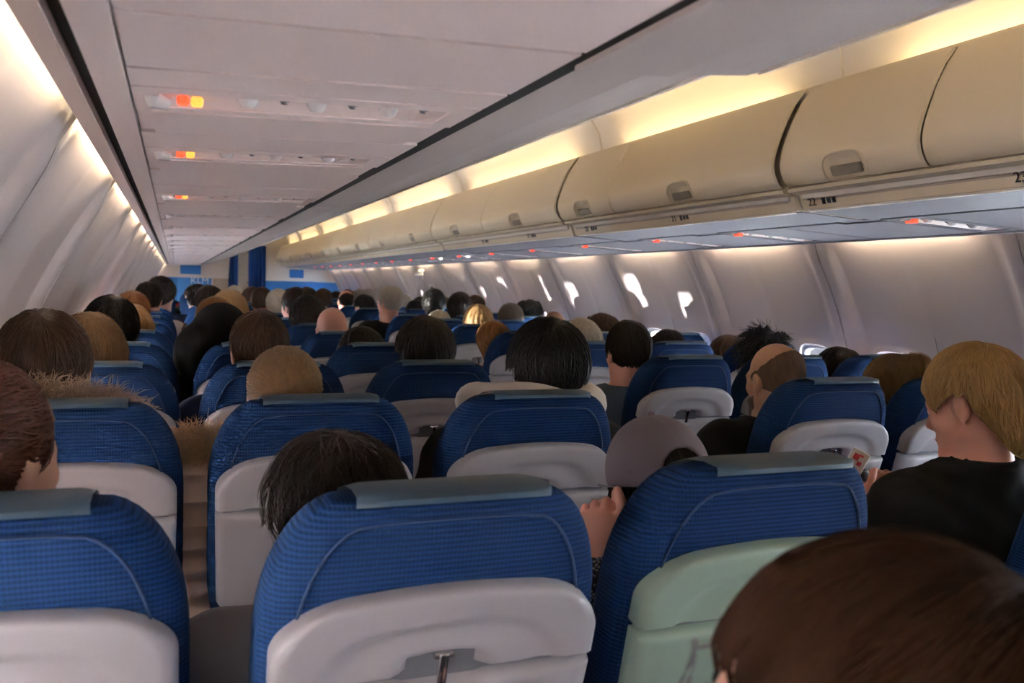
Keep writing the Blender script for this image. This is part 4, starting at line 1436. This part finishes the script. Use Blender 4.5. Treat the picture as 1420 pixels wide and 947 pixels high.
def person(x, y, ztop, label, body='ahead', hair=None, hc='dark', sk='fair', shirt='navy', group=None, body_me=None, R=None, shirt_me=None, trousers='denim', hair_me=None, eyes=False, rz=0.0):
    s = ztop / 1.322
    e = empty('person', (x, y, 0)); e.scale = (max(s, 0.97), max(s, 0.97), s); e.rotation_euler = (0, 0, rz)
    tag(e, label, 'person', group)
    if body_me is None: body_me, R = BODY[body]
    child('body', body_me, e, SKIN[sk])
    sh = shirt_me or SHIRT0
    child('shirt', sh, e, CL.get(shirt) or M[shirt])
    child('trousers', TROUS, e, CL[trousers])
    for q in (-1, 1): child('shoe', SHOE[q], e, CL['black'])
    if hair or hair_me:
        hm = hair_me or hair_mesh(hair)
        child('hair', hm, e, HAIRM[hc], head_mat(R))
    if eyes:
        for q in (-1, 1):
            bm = bmesh.new(); bmesh.ops.create_uvsphere(bm, u_segments=14, v_segments=10, radius=0.0118)
            me = mk('eye', bm, M['eye_white']); o = child('eye', me, e, M['eye_white'], head_mat(R) @ Matrix.Translation((q * 0.032, 0.0795, 0.001)))
            bm = bmesh.new(); bmesh.ops.create_uvsphere(bm, u_segments=12, v_segments=8, radius=0.0055); bmesh.ops.scale(bm, vec=(1, 0.4, 1), verts=bm.verts)
            child('iris', mk('iris', bm, M['iris']), o, M['iris'], Matrix.Translation((0, 0.0105, 0)))
        bm = bmesh.new(); tube(bm, [(-0.023, 0.091, -0.067), (-0.010, 0.0965, -0.064), (0, 0.0965, -0.0655), (0.010, 0.0965, -0.064), (0.023, 0.091, -0.067)], [0.002, 0.0042, 0.0045, 0.0042, 0.002], 8)
        child('mouth', mk('mouth', bm, M['lip']), e, M['lip'], head_mat(R))
        for q in (-1, 1):
            bm = bmesh.new(); tube(bm, [(q * 0.016, 0.089, 0.020), (q * 0.032, 0.089, 0.025), (q * 0.050, 0.076, 0.019)], [0.002, 0.003, 0.0015], 6)
            child('eyebrow', mk('eyebrow', bm, HAIRM[hc]), e, HAIRM[hc], head_mat(R))
    return e, R, s
# ------------------------------------------------------------------ the passengers
def pose(**k):
    J = dict(POSE); J.update(k); return J

def extra(name, F, par, m, M4=None):
    return child(name, F.mesh(name), par, m, M4)

def cap_mesh():
    F = Field((-0.14, -0.17, -0.06), (0.14, 0.15, 0.18), 0.0045)
    F.add([('e', (0, -0.010, 0.030), (0.090, 0.110, 0.112))])
    X, Y, Z = F.pts()
    ph = np.arctan2(X, Y + 0.01)
    F.D += (0.0016 * np.exp(-((np.mod(ph + PI / 6, PI / 3) - PI / 6) / 0.05) ** 2)).astype(np.float32) * 1.0
    F.D = np.maximum(F.D, -(Z - 0.012 + 0.06 * (Y + 0.01)) + 0 * X)
    inner = Field((-0.14, -0.17, -0.06), (0.14, 0.15, 0.18), 0.0045); inner.add([('e', (0, -0.010, 0.030), (0.076, 0.096, 0.098))])
    F.D = np.maximum(F.D, -inner.D)
    hole = Field((-0.14, -0.17, -0.06), (0.14, 0.15, 0.18), 0.0045); hole.add([('e', (0, -0.12, 0.020), (0.046, 0.06, 0.066))])
    F.D = np.maximum(F.D, -hole.D)
    return F.mesh('cap')

# 1 the foreground head in glasses
FG = dict(h=0.008)
Rf = rotm(66, -19, 0)
bm_ = make_body('body', POSE, Rf, 0.009); bm_.materials.append(SKIN['fair'])
hm = hair_mesh('mop', 5200, 8, 0.016, 0.0011, 11, 0.006, 0.004, 0.10)
e, R, s = person(-0.908, 0.41, 1.262, 'brown haired passenger in thin rimmed glasses, blurred large in the bottom right corner', hair_me=hm, hc='chestnut', shirt='grey', body_me=bm_, R=Rf, eyes=True)
gl = empty('spectacles', (0, 0, 0)); gl.parent = e; gl.matrix_local = head_mat(Rf)
for q in (-1, 1):
    bm = bmesh.new()
    ring = [(q * (0.036 + 0.026 * math.cos(a)), 0.112 - 0.012 * abs(math.cos(a)) * (1 if math.cos(a) > 0 else 0), -0.004 + 0.021 * math.sin(a)) for a in [2 * PI * i / 20 for i in range(21)]]
    tube(bm, ring, 0.0013, 6)
    tube(bm, [(q * 0.062, 0.100, 0.004), (q * 0.076, 0.085, 0.006), (q * 0.081, -0.004, 0.012), (q * 0.078, -0.02, 0.0)], 0.0014, 6)
    child('rim', mk('rim', bm, M['frame']), gl, M['frame'])
    bm = bmesh.new(); bm.faces.new([bm.verts.new(p) for p in ring[:-1]])
    child('lens', mk('lens', bm, M['glass']), gl, M['glass'])
bm = bmesh.new(); tube(bm, [(-0.011, 0.113, 0.0), (0, 0.117, 0.004), (0.011, 0.113, 0.0)], 0.0012, 6)
child('bridge', mk('bridge', bm, M['frame']), gl, M['frame'])

# 2 auburn haired passenger at the left edge
hm = hair_mesh('tail', 3000, 7, 0.018, 0.0013, 21, 0.006, 0.004, 0.16)
e, R, s = person(-1.515, 1.20, 1.307, 'auburn haired passenger with bare ear at the left edge, above the front left seat', 'right', hair_me=hm, hc='auburn', sk='fair', shirt='brown')
F = Field((-0.18, -0.22, -0.26), (0.10, 0.10, 0.20), 0.007)
F.add([('rc', (-0.05, -0.07, 0.09), (-0.075, -0.09, -0.02), 0.055, 0.062), ('rc', (-0.075, -0.09, -0.02), (-0.05, -0.085, -0.2), 0.062, 0.04)], 0, 0.02)
X, Y, Z = F.pts(); F.D += (0.003 * np.sin(np.arctan2(X + 0.06, Y + 0.08) * 13 + Z * 14)).astype(np.float32)
child('side_hair', F.mesh('side_hair'), e, HAIRM['auburn'], head_mat(R))

# 3 fur hood by the left window
hm = hair_mesh('short', 2600, 6, 0.014, 0.0012, 31, 0.006, 0.004, 0.2)
e, R, s = person(-1.530, 1.99, 1.340, 'brown haired passenger with a tan fur trimmed hood by the left window', 'ahead', hair_me=hm, hc='brown', shirt='brown')
child('fur_collar', fur('fur_collar', [(-0.17, 0.0, 1.075), (-0.13, -0.065, 1.115), (-0.06, -0.105, 1.14), (0, -0.115, 1.145), (0.06, -0.105, 1.14), (0.13, -0.065, 1.115), (0.17, 0.0, 1.075)], 0.055, 11000, 0.040, 5, M['fur_a']), e, M['fur_a'])
F = Field((-0.26, -0.2, 0.98), (0.26, 0.10, 1.24), 0.010)
F.add([('rc', (-0.16, 0.0, 1.07), (-0.06, -0.10, 1.12), 0.05, 0.052), ('rc', (-0.06, -0.10, 1.12), (0.06, -0.10, 1.12), 0.052, 0.052), ('rc', (0.06, -0.10, 1.12), (0.16, 0.0, 1.07), 0.052, 0.05)])
extra('hood', F, e, CL['brown'])

# 4 cream puffer jacket
J = pose(w=1.06, shL=(-0.195, -0.015, 0.975), elL=(-0.235, -0.005, 0.74))
puff = make_shirt('jacket', J, 0.009, 0.034, 1.09, 0.022)
puff.materials.append(CL['cream'])
hm = hair_mesh('tail', 2600, 7, 0.018, 0.0012, 41, 0.006, 0.003, 0.06)
e, R, s = person(-1.045, 2.005, 1.266, 'passenger with brown swept back hair in a cream quilted jacket with fur trim', 'ahead', hair_me=hm, hc='dkblond', shirt='cream', shirt_me=puff)
child('fur_collar', fur('fur_collar', [(-0.20, 0.12, 1.03), (-0.225, 0.04, 1.07), (-0.19, -0.005, 1.09), (-0.09, -0.05, 1.07), (0.07, -0.05, 1.07), (0.17, 0.0, 1.07), (0.20, 0.06, 1.05)], 0.055, 11000, 0.042, 6, M['fur_b']), e, M['fur_b'])

# 5 dark tousled hair over the centre front seat
hm = hair_mesh('thick', 3000, 8, 0.018, 0.0009, 51, 0.006, 0.010, 0.42)
e, R, s = person(-1.057, 1.19, 1.196, 'passenger with dark tousled hair peeking over the centre front seat', 'down', hair_me=hm, hc='dark', shirt='grey')

# 6 man in the cap with a raised hand
Rc = rotm(-2, 8, -4)
J = pose(elL=(-0.195, 0.14, 0.74), wrL=(-0.118, 0.035, 1.060), hdL=(0.10, -0.02, 1.0), nmL=(-0.45, -0.9, 0.15), cuL=1.35, thL=(0.8, 0.2, 0.6), w=1.02)
bm_ = make_body('body', J, Rc, 0.0062); bm_.materials.append(SKIN['pink'])
kn = make_shirt('sweater', J, 0.010, 0.016, 1.06, 0, sleeve=0.86); kn.materials.append(M['knit'])
hm = hair_mesh('crop', 1800, 4, 0.010, 0.0009, 61, 0.006, 0.002, 0.1)
e, R, s = person(-0.482, 1.28, 1.19, 'man in a taupe baseball cap and speckled sweater resting cheek on hand', hair_me=hm, hc='dark', sk='pink', shirt='knit', body_me=bm_, R=Rc, shirt_me=kn)
cp = child('cap', cap_mesh(), e, M['cap'], head_mat(Rc))
bm = bmesh.new()
P = []
for i in range(13):
    a = -1.15 + 2.3 * i / 12
    P.append([(math.sin(a) * (0.086 + 0.0 * k), -0.01 + math.cos(a) * 0.104 + k * 0.014 * math.cos(a * 1.1), -0.018 - 0.006 * k - 0.02 * (math.sin(a) ** 2)) for k in range(6)])
gridmesh(bm, P); bmesh.ops.solidify(bm, geom=bm.faces[:], thickness=0.003)
child('brim', mk('brim', bm, M['cap']), cp, M['cap'])
bm = bmesh.new(); bmesh.ops.create_uvsphere(bm, u_segments=10, v_segments=6, radius=0.007); bmesh.ops.translate(bm, vec=(0, -0.01, 0.143), verts=bm.verts)
child('button', mk('button', bm, M['cap']), cp, M['cap'])
bm = bmesh.new()
for q in (-1, 1):
    tube(bm, [(q * 0.088, -0.06 + 0.02 * q, 0.045), (q * 0.091, -0.062 + 0.02 * q, 0.047)], 0.003, 8)
child('eyelet', mk('eyelet', bm, M['cap']), cp, M['cap'])
F = Field((-0.25, -0.05, 0.84), (-0.02, 0.22, 1.06), 0.006)      # white shirt cuff below the hand
ev, wv_ = np.array(J['elL']), np.array(J['wrL'])
F.add([('rc', tuple(ev + (wv_ - ev) * 0.87), tuple(ev + (wv_ - ev) * 0.965), 0.043, 0.041)])
extra('cuff', F, e, CL['white'])
bm = bmesh.new()
tube(bm, [(-0.079, -0.02, 0.002), (-0.083, 0.0, 0.012), (-0.080, 0.05, 0.006), (-0.074, 0.086, 0.004)], 0.0022, 6)
child('glasses_temple', mk('glasses_temple', bm, M['frame']), e, M['frame'], head_mat(Rc))

# 7 thick black hair and neck pillow
J = pose(w=1.12, shL=(-0.225, 0.03, 0.985), elL=(-0.30, 0.09, 0.75))
sh = make_shirt('coat', J, 0.011, 0.024, 1.06); sh.materials.append(CL['black'])
hm = hair_mesh('thick', 3200, 7, 0.016, 0.0012, 71, 0.006, 0.006, 0.22)
e, R, s = person(-0.395, 1.99, 1.325, 'passenger with thick black hair in a black coat wearing a pale neck pillow', 'ahead', hair_me=hm, hc='black', sk='fair', shirt='black', shirt_me=sh)
npil = bmesh.new()
pts = []
for i in range(21):
    a = math.radians(-215 + 250 * i / 20)
    pts.append((0.125 * math.cos(a), -0.02 + 0.115 * math.sin(a), 1.098 + 0.012 * math.sin(a * 2)))
tube(npil, pts, [0.020] + [0.044 + 0.004 * math.sin(i * 0.9) for i in range(1, 20)] + [0.020], 16)
o = obj('neck_pillow', npil, M['pillow'], None, (-0.455, 1.965, 0.048), smooth=True)
o.scale = (1.12, 1.0, 1.0)
tag(o, 'pale cream neck pillow behind the neck of the passenger with thick black hair', 'neck pillow')

# 8 fair haired man in black with a card in his hand
Rb = rotm(17, 18, 2)
J = pose(w=1.14, shL=(-0.185, 0.035, 0.955), shR=(0.205, 0.03, 0.985), elL=(-0.235, 0.16, 0.71), wrL=(-0.028, 0.335, 0.872), hdL=(0.15, 0.45, 0.80), nmL=(0.55, -0.75, 0.20), cuL=1.0, thL=(0.45, -0.15, 1.0),
         elR=(0.26, 0.15, 0.74), wrR=(0.165, 0.385, 0.86), hdR=(-0.35, 0.4, 0.8), nmR=(-0.2, -0.9, 0.3), cuR=1.2, belly=(0, 0.11, 0.69))
bm_ = make_body('body', J, Rb, 0.0065); bm_.materials.append(SKIN['pink'])
sh = make_shirt('shirt', J, 0.010, 0.024, 1.075, 0, sleeve=0.94); sh.materials.append(CL['black'])
hm = hair_mesh('side', 4200, 6, 0.013, 0.0012, 81, 0.006, 0.003, 0.12)
e, R, s = person(0.425, 1.39, 1.315, 'fair haired man in a black top looking down at a card', hair_me=hm, hc='strawb', sk='pink', shirt='black', body_me=bm_, R=Rb, shirt_me=sh, eyes=True)
cd = empty('printed_card', (0.425 - 0.006, 1.775, 0.972))
tag(cd, 'small white card with red markings held up by the fair haired man', 'card')
cd.rotation_euler = (math.radians(-12), math.radians(28), math.radians(-30))
obj('card_body', boxm((0, 0, 0), (0.050, 0.008, 0.088), 0.003), mat('card_paper', (0.55, 0.50, 0.46), 0.5, vary=0.15, vscale=30), cd)
for i, (px, pz, sx, sz) in enumerate([(-0.008, 0.022, 0.016, 0.018), (0.006, 0.008, 0.012, 0.012), (-0.01, -0.004, 0.012, 0.008), (0.004, 0.03, 0.010, 0.006)]):
    obj('red_mark', boxm((px, -0.0045, pz), (sx, 0.001, sz)), CL['red'], cd)
obj('dark_window', boxm((0.0, -0.0045, -0.028), (0.046, 0.001, 0.026)), mat('card_photo', (0.16, 0.13, 0.10), 0.4, vary=0.5, vscale=60), cd)
o = obj('camera_puck', boxm((0.425 + 0.022, 1.77, 0.945), (0.030, 0.022, 0.034), 0.011, None, 3), M['dark'], None, smooth=True)
o.name = 'black_pouch'; tag(o, 'small black pouch held behind the card in the thumb of the fair haired man', 'pouch')

# 9 bald man in black, right block
J = pose(w=1.08)
sh = make_shirt('coat', J, 0.011, 0.022, 1.085); sh.materials.append(CL['black'])
hm = hair_mesh('fringe', 0, 3, 0.006, 0.0008, 91, 0.004, 0.001, 0.4)
Rx = rotm(2, 8, 0)
bm_ = make_body('body', J, Rx, 0.009); bm_.materials.append(SKIN['tan'])
e, R, s = person(0.455, 2.15, 1.278, 'bald man with dark stubble round the back of his head in a black coat', hair_me=hm, hc='stubble', sk='tan', shirt='black', body_me=bm_, R=Rx, shirt_me=sh)
F = Field((-0.10, -0.02, -0.16), (0.10, 0.13, 0.0), 0.006)
F.add([('e', (0, 0.03, -0.055), (0.066, 0.066, 0.062)), ('rc', (-0.018, 0.074, -0.102), (0.018, 0.074, -0.102), 0.020, 0.020)], 0.004, 0.02)
X, Y, Z = F.pts(); F.D = np.maximum(F.D, Z + 0.045 - 0.3 * (0.03 - Y) + 0 * X); F.D = np.maximum(F.D, -(Y - 0.005) + 0 * X + 0 * Z)
child('beard', F.mesh('beard'), e, HAIRM['greyb'], head_mat(Rx))

# 10 man in the blue grey shirt
hm = hair_mesh('short', 2600, 6, 0.013, 0.0011, 101, 0.006, 0.003, 0.12)
Rx = rotm(-3, 6, 0)
bm_ = make_body('body', POSE, Rx, 0.009); bm_.materials.append(SKIN['pink'])
J = pose(w=1.05)
sh = make_shirt('shirt', J, 0.010, 0.018, 1.075); sh.materials.append(CL['bluegrey'])
e, R, s = person(0.365, 2.93, 1.300, 'man with short dark hair in a blue grey shirt leaning into the aisle', hair_me=hm, hc='dark', sk='pink', shirt='bluegrey', body_me=bm_, R=Rx, shirt_me=sh)

# 11 blond bun, right middle
hm = hair_mesh('bun', 3000, 6, 0.015, 0.0011, 111, 0.006, 0.010, 0.3)
person(0.930, 2.15, 1.225, 'passenger with messy blond hair pinned up, between the right middle seats', 'ahead', hair_me=hm, hc='dkblond', shirt='black')
# 12 spiky black hair behind the bald man
hm = hair_mesh('spiky', 1500, 5, 0.010, 0.0012, 121, 0.007, 0.004, 0.35)
person(1.000, 2.93, 1.262, 'passenger with spiky black hair just beyond the bald man', 'ahead', hair_me=hm, hc='black', shirt='navy')
# 13 black hood in the left block
e, R, s = person(-1.138, 3.56, 1.30, 'passenger with a big black hood over the head, left block', 'tilt', shirt='black')
F = Field((-0.24, -0.24, -0.24), (0.22, 0.16, 0.20), 0.009)
F.add([('e', (0.01, -0.025, 0.045), (0.108, 0.122, 0.112)), ('er', (-0.075, -0.06, -0.055), (0.088, 0.10, 0.115), 0.2), ('e', (0.06, -0.05, -0.09), (0.09, 0.09, 0.10))], 0, 0.04)
X, Y, Z = F.pts(); F.D = np.maximum(F.D, (Y - 0.06 - 0.1 * Z) + 0 * X)
extra('hood', F, e, CL['black'], head_mat(R))
# 14 profile woman with sunglasses pushed up
e, R, s = person(1.072, 4.51, 1.272, 'passenger turned sideways with dark sunglasses pushed up on brown hair', 'left', hair='bob', hc='brown', shirt='cream', sk='pink', eyes=True, rz=math.radians(28))
bm = bmesh.new()
for q in (-1, 1):
    box(bm, (q * 0.04, 0.062, 0.108), (0.062, 0.012, 0.036), 0.006, None, 2)
    tube(bm, [(q * 0.07, 0.06, 0.105), (q * 0.10, 0.0, 0.06), (q * 0.096, -0.06, 0.03)], 0.003, 6)
child('sunglasses', mk('sunglasses', bm, M['dark']), e, M['dark'], head_mat(R))
# 15 grey haired man turned to his left in the aisle
e, R, s = person(0.365, 6.87, 1.401, 'grey haired man in black sitting tall in the right aisle seat, face turned left', 'left', hair='grey', hc='grey', sk='pink', shirt='black')

PL = [  # x, y, top of head, hair, colour, skin, shirt, head, label
 (-1.508, 2.77, 1.300, 'long', 'dkblond', 'fair', 'grey', 'ahead', 'passenger with straight dark blond hair at the left window, third row'),
 (-1.519, 3.56, 1.332, 'thick', 'black', 'fair', 'black', 'tilt', 'passenger with thick wavy black hair at the left window, fourth row'),
 (-1.466, 4.35, 1.282, 'bob', 'blond', 'fair', 'stripe', 'ahead', 'blond passenger in a red and white top half hidden behind thick black hair'),
 (-1.493, 5.13, 1.339, 'short', 'ginger', 'fair', 'white', 'ahead', 'ginger haired passenger at the left window, sixth row'),
 (-1.454, 6.71, 1.385, 'short', 'dark', 'fair', 'white', 'ahead', 'passenger with dark round cropped hair at the left window, eighth row'),
 (-1.390, 7.50, 1.405, 'curly', 'dark', 'fair', 'navy', 'right', 'passenger with dark curly hair at the left window, ninth row'),
 (-1.033, 2.77, 1.322, 'short', 'brown', 'pink', 'navy', 'ahead', 'man with short brown hair above a bright blue seat, left block third row'),
 (-0.990, 5.13, 1.350, 'bob', 'blond', 'fair', 'red', 'ahead', 'blond passenger behind the black hood, left block sixth row'),
 (-1.100, 4.35, 1.330, 'short', 'ginger', 'fair', 'grey', 'ahead', 'light brown haired passenger just beyond the black hood, fifth row'),
 (-1.042, 6.71, 1.359, 'thick', 'dark', 'fair', 'brown', 'ahead', 'passenger with dark brown hair in the left middle seat, eighth row'),
 (-1.085, 8.28, 1.355, 'bun', 'dark', 'fair', 'brown', 'ahead', 'passenger with dark pinned up hair in the left middle seat, tenth row'),
 (-0.498, 2.77, 1.300, 'thick', 'dark', 'fair', 'navy', 'ahead', 'passenger with thick dark brown hair in the left aisle seat, third row'),
 (-0.540, 3.56, 1.235, 'bob', 'dark', 'fair', 'brown', 'down', 'passenger with dark hair low in the left aisle seat, fourth row'),
 (-0.529, 4.35, 1.310, None, 'dark', 'pink', 'grey', 'down', 'completely bald pink headed man in the left aisle seat'),
 (-0.550, 5.13, 1.316, 'curly', 'dark', 'fair', 'green', 'ahead', 'passenger with dark brown wavy hair beyond the bald pink head'),
 (-0.505, 5.92, 1.376, 'short', 'dark', 'pink', 'navy', 'left', 'tall dark haired man in the left aisle seat, seventh row'),
 (-0.547, 6.71, 1.356, 'short', 'white', 'fair', 'white', 'ahead', 'pale blond passenger in the left aisle seat, eighth row'),
 (-0.602, 7.50, 1.363, 'crop', 'brown', 'pink', 'white', 'right', 'man with cropped brown hair in the left aisle seat, ninth row'),
 (0.534, 3.72, 1.272, 'bob', 'white', 'fair', 'cream', 'tilt', 'white haired passenger in the right aisle seat, fourth row'),
 (0.405, 4.51, 1.226, 'bob', 'ginger', 'fair', 'brown', 'down', 'ginger haired passenger low in the right aisle seat, fifth row'),
 (0.566, 5.29, 1.294, 'long', 'blond', 'fair', 'white', 'ahead', 'passenger with long straight blond hair, right aisle seat'),
 (0.554, 6.08, 1.243, 'short', 'white', 'pink', 'grey', 'down', 'white haired elderly passenger in the right aisle seat, seventh row'),
 (0.482, 8.44, 1.297, 'thick', 'black', 'fair', 'white', 'left', 'black haired passenger in a white shirt, right aisle seat, tenth row'),
 (1.060, 3.72, 1.235, 'short', 'dark', 'fair', 'navy', 'down', 'dark haired passenger barely above the right middle seat, fourth row'),
 (1.130, 5.29, 1.285, None, 'dark', 'tan', 'green', 'down', 'tanned bald man in the right middle seat, sixth row'),
 (1.102, 6.08, 1.291, 'bob', 'greyb', 'fair', 'grey', 'ahead', 'passenger with a straight grey brown bob in the right middle seat'),
 (0.946, 6.87, 1.362, 'bob', 'dark', 'fair', 'navy', 'right', 'passenger with a dark bob in the right middle seat, eighth row'),
 (0.955, 7.66, 1.363, 'curly', 'black', 'brown', 'black', 'ahead', 'passenger with rounded curly black hair, right middle seat, ninth row'),
 (0.983, 8.44, 1.257, 'thick', 'black', 'fair', 'navy', 'tilt', 'black haired passenger in the right middle seat, tenth row'),
 (1.405, 2.93, 1.187, 'thick', 'dark', 'fair', 'navy', 'ahead', 'dark haired passenger low by the right window, third row'),
 (1.396, 3.72, 1.196, 'long', 'brown', 'fair', 'navy', 'ahead', 'brown haired passenger by the right window, fourth row'),
 (1.590, 6.87, 1.315, 'puffs', 'black', 'brown', 'red', 'ahead', 'passenger with black hair in two round puffs by the right window'),
 (1.365, 7.66, 1.339, 'short', 'brown', 'fair', 'navy', 'ahead', 'brown haired passenger by the right window, ninth row'),
 (0.435, 9.23, 1.350, 'fringe', 'dark', 'pink', 'navy', 'ahead', 'bald man with a dark fringe of hair in the right aisle seat'),
 (0.307, 10.02, 1.337, 'thick', 'brown', 'fair', 'black', 'tilt', 'brown haired passenger leaning into the aisle, twelfth row'),
 (1.068, 11.59, 1.350, 'short', 'grey', 'fair', 'navy', 'ahead', 'grey haired passenger in the right middle seat, fourteenth row'),
 (0.395, 11.59, 1.339, 'short', 'dark', 'tan', 'navy', 'ahead', 'dark haired passenger in the right aisle seat, fourteenth row'),
]
for x, y, zt, ha, hc, sk, sh, bd, lb in PL:
    person(x, y, zt, lb, bd, ha, hc, sk, sh)
# rows further forward, where only the tops of heads show
taken = {(p[0] > 0, round(p[1] / 0.787)) for p in PL}
cols_ = ['black', 'dark', 'brown', 'grey', 'blond', 'white', 'dkblond', 'greyb']
cname = dict(black='black', dark='dark', brown='brown', grey='grey', blond='blond', white='white', dkblond='dark blond', greyb='grey brown')
for r in range(9, NR - 1):
    for c in range(6):
        y = row_y(r, c) + 0.22
        if any(abs(p[0] - COLX[c]) < 0.24 and abs(p[1] - y) < 0.4 for p in PL): continue
        if rnd.random() < (0.55 if c else 0.3):
            hc = rnd.choice(cols_)
            person(COLX[c] + rnd.uniform(-0.06, 0.06), y, rnd.uniform(1.23, 1.35), 'distant %s haired passenger in the %s seat, %s row from the camera' % (cname[hc], PLACE[c], ORD[r + 1]),
                   rnd.choice(['ahead', 'down', 'tilt', 'left', 'right']), rnd.choice(['short', 'thick', 'bob', 'grey', 'curly']), hc, rnd.choice(['fair', 'pink', 'tan', 'fair']), rnd.choice(['navy', 'grey', 'black', 'white', 'brown', 'green', 'red']), 'passengers in the front rows')
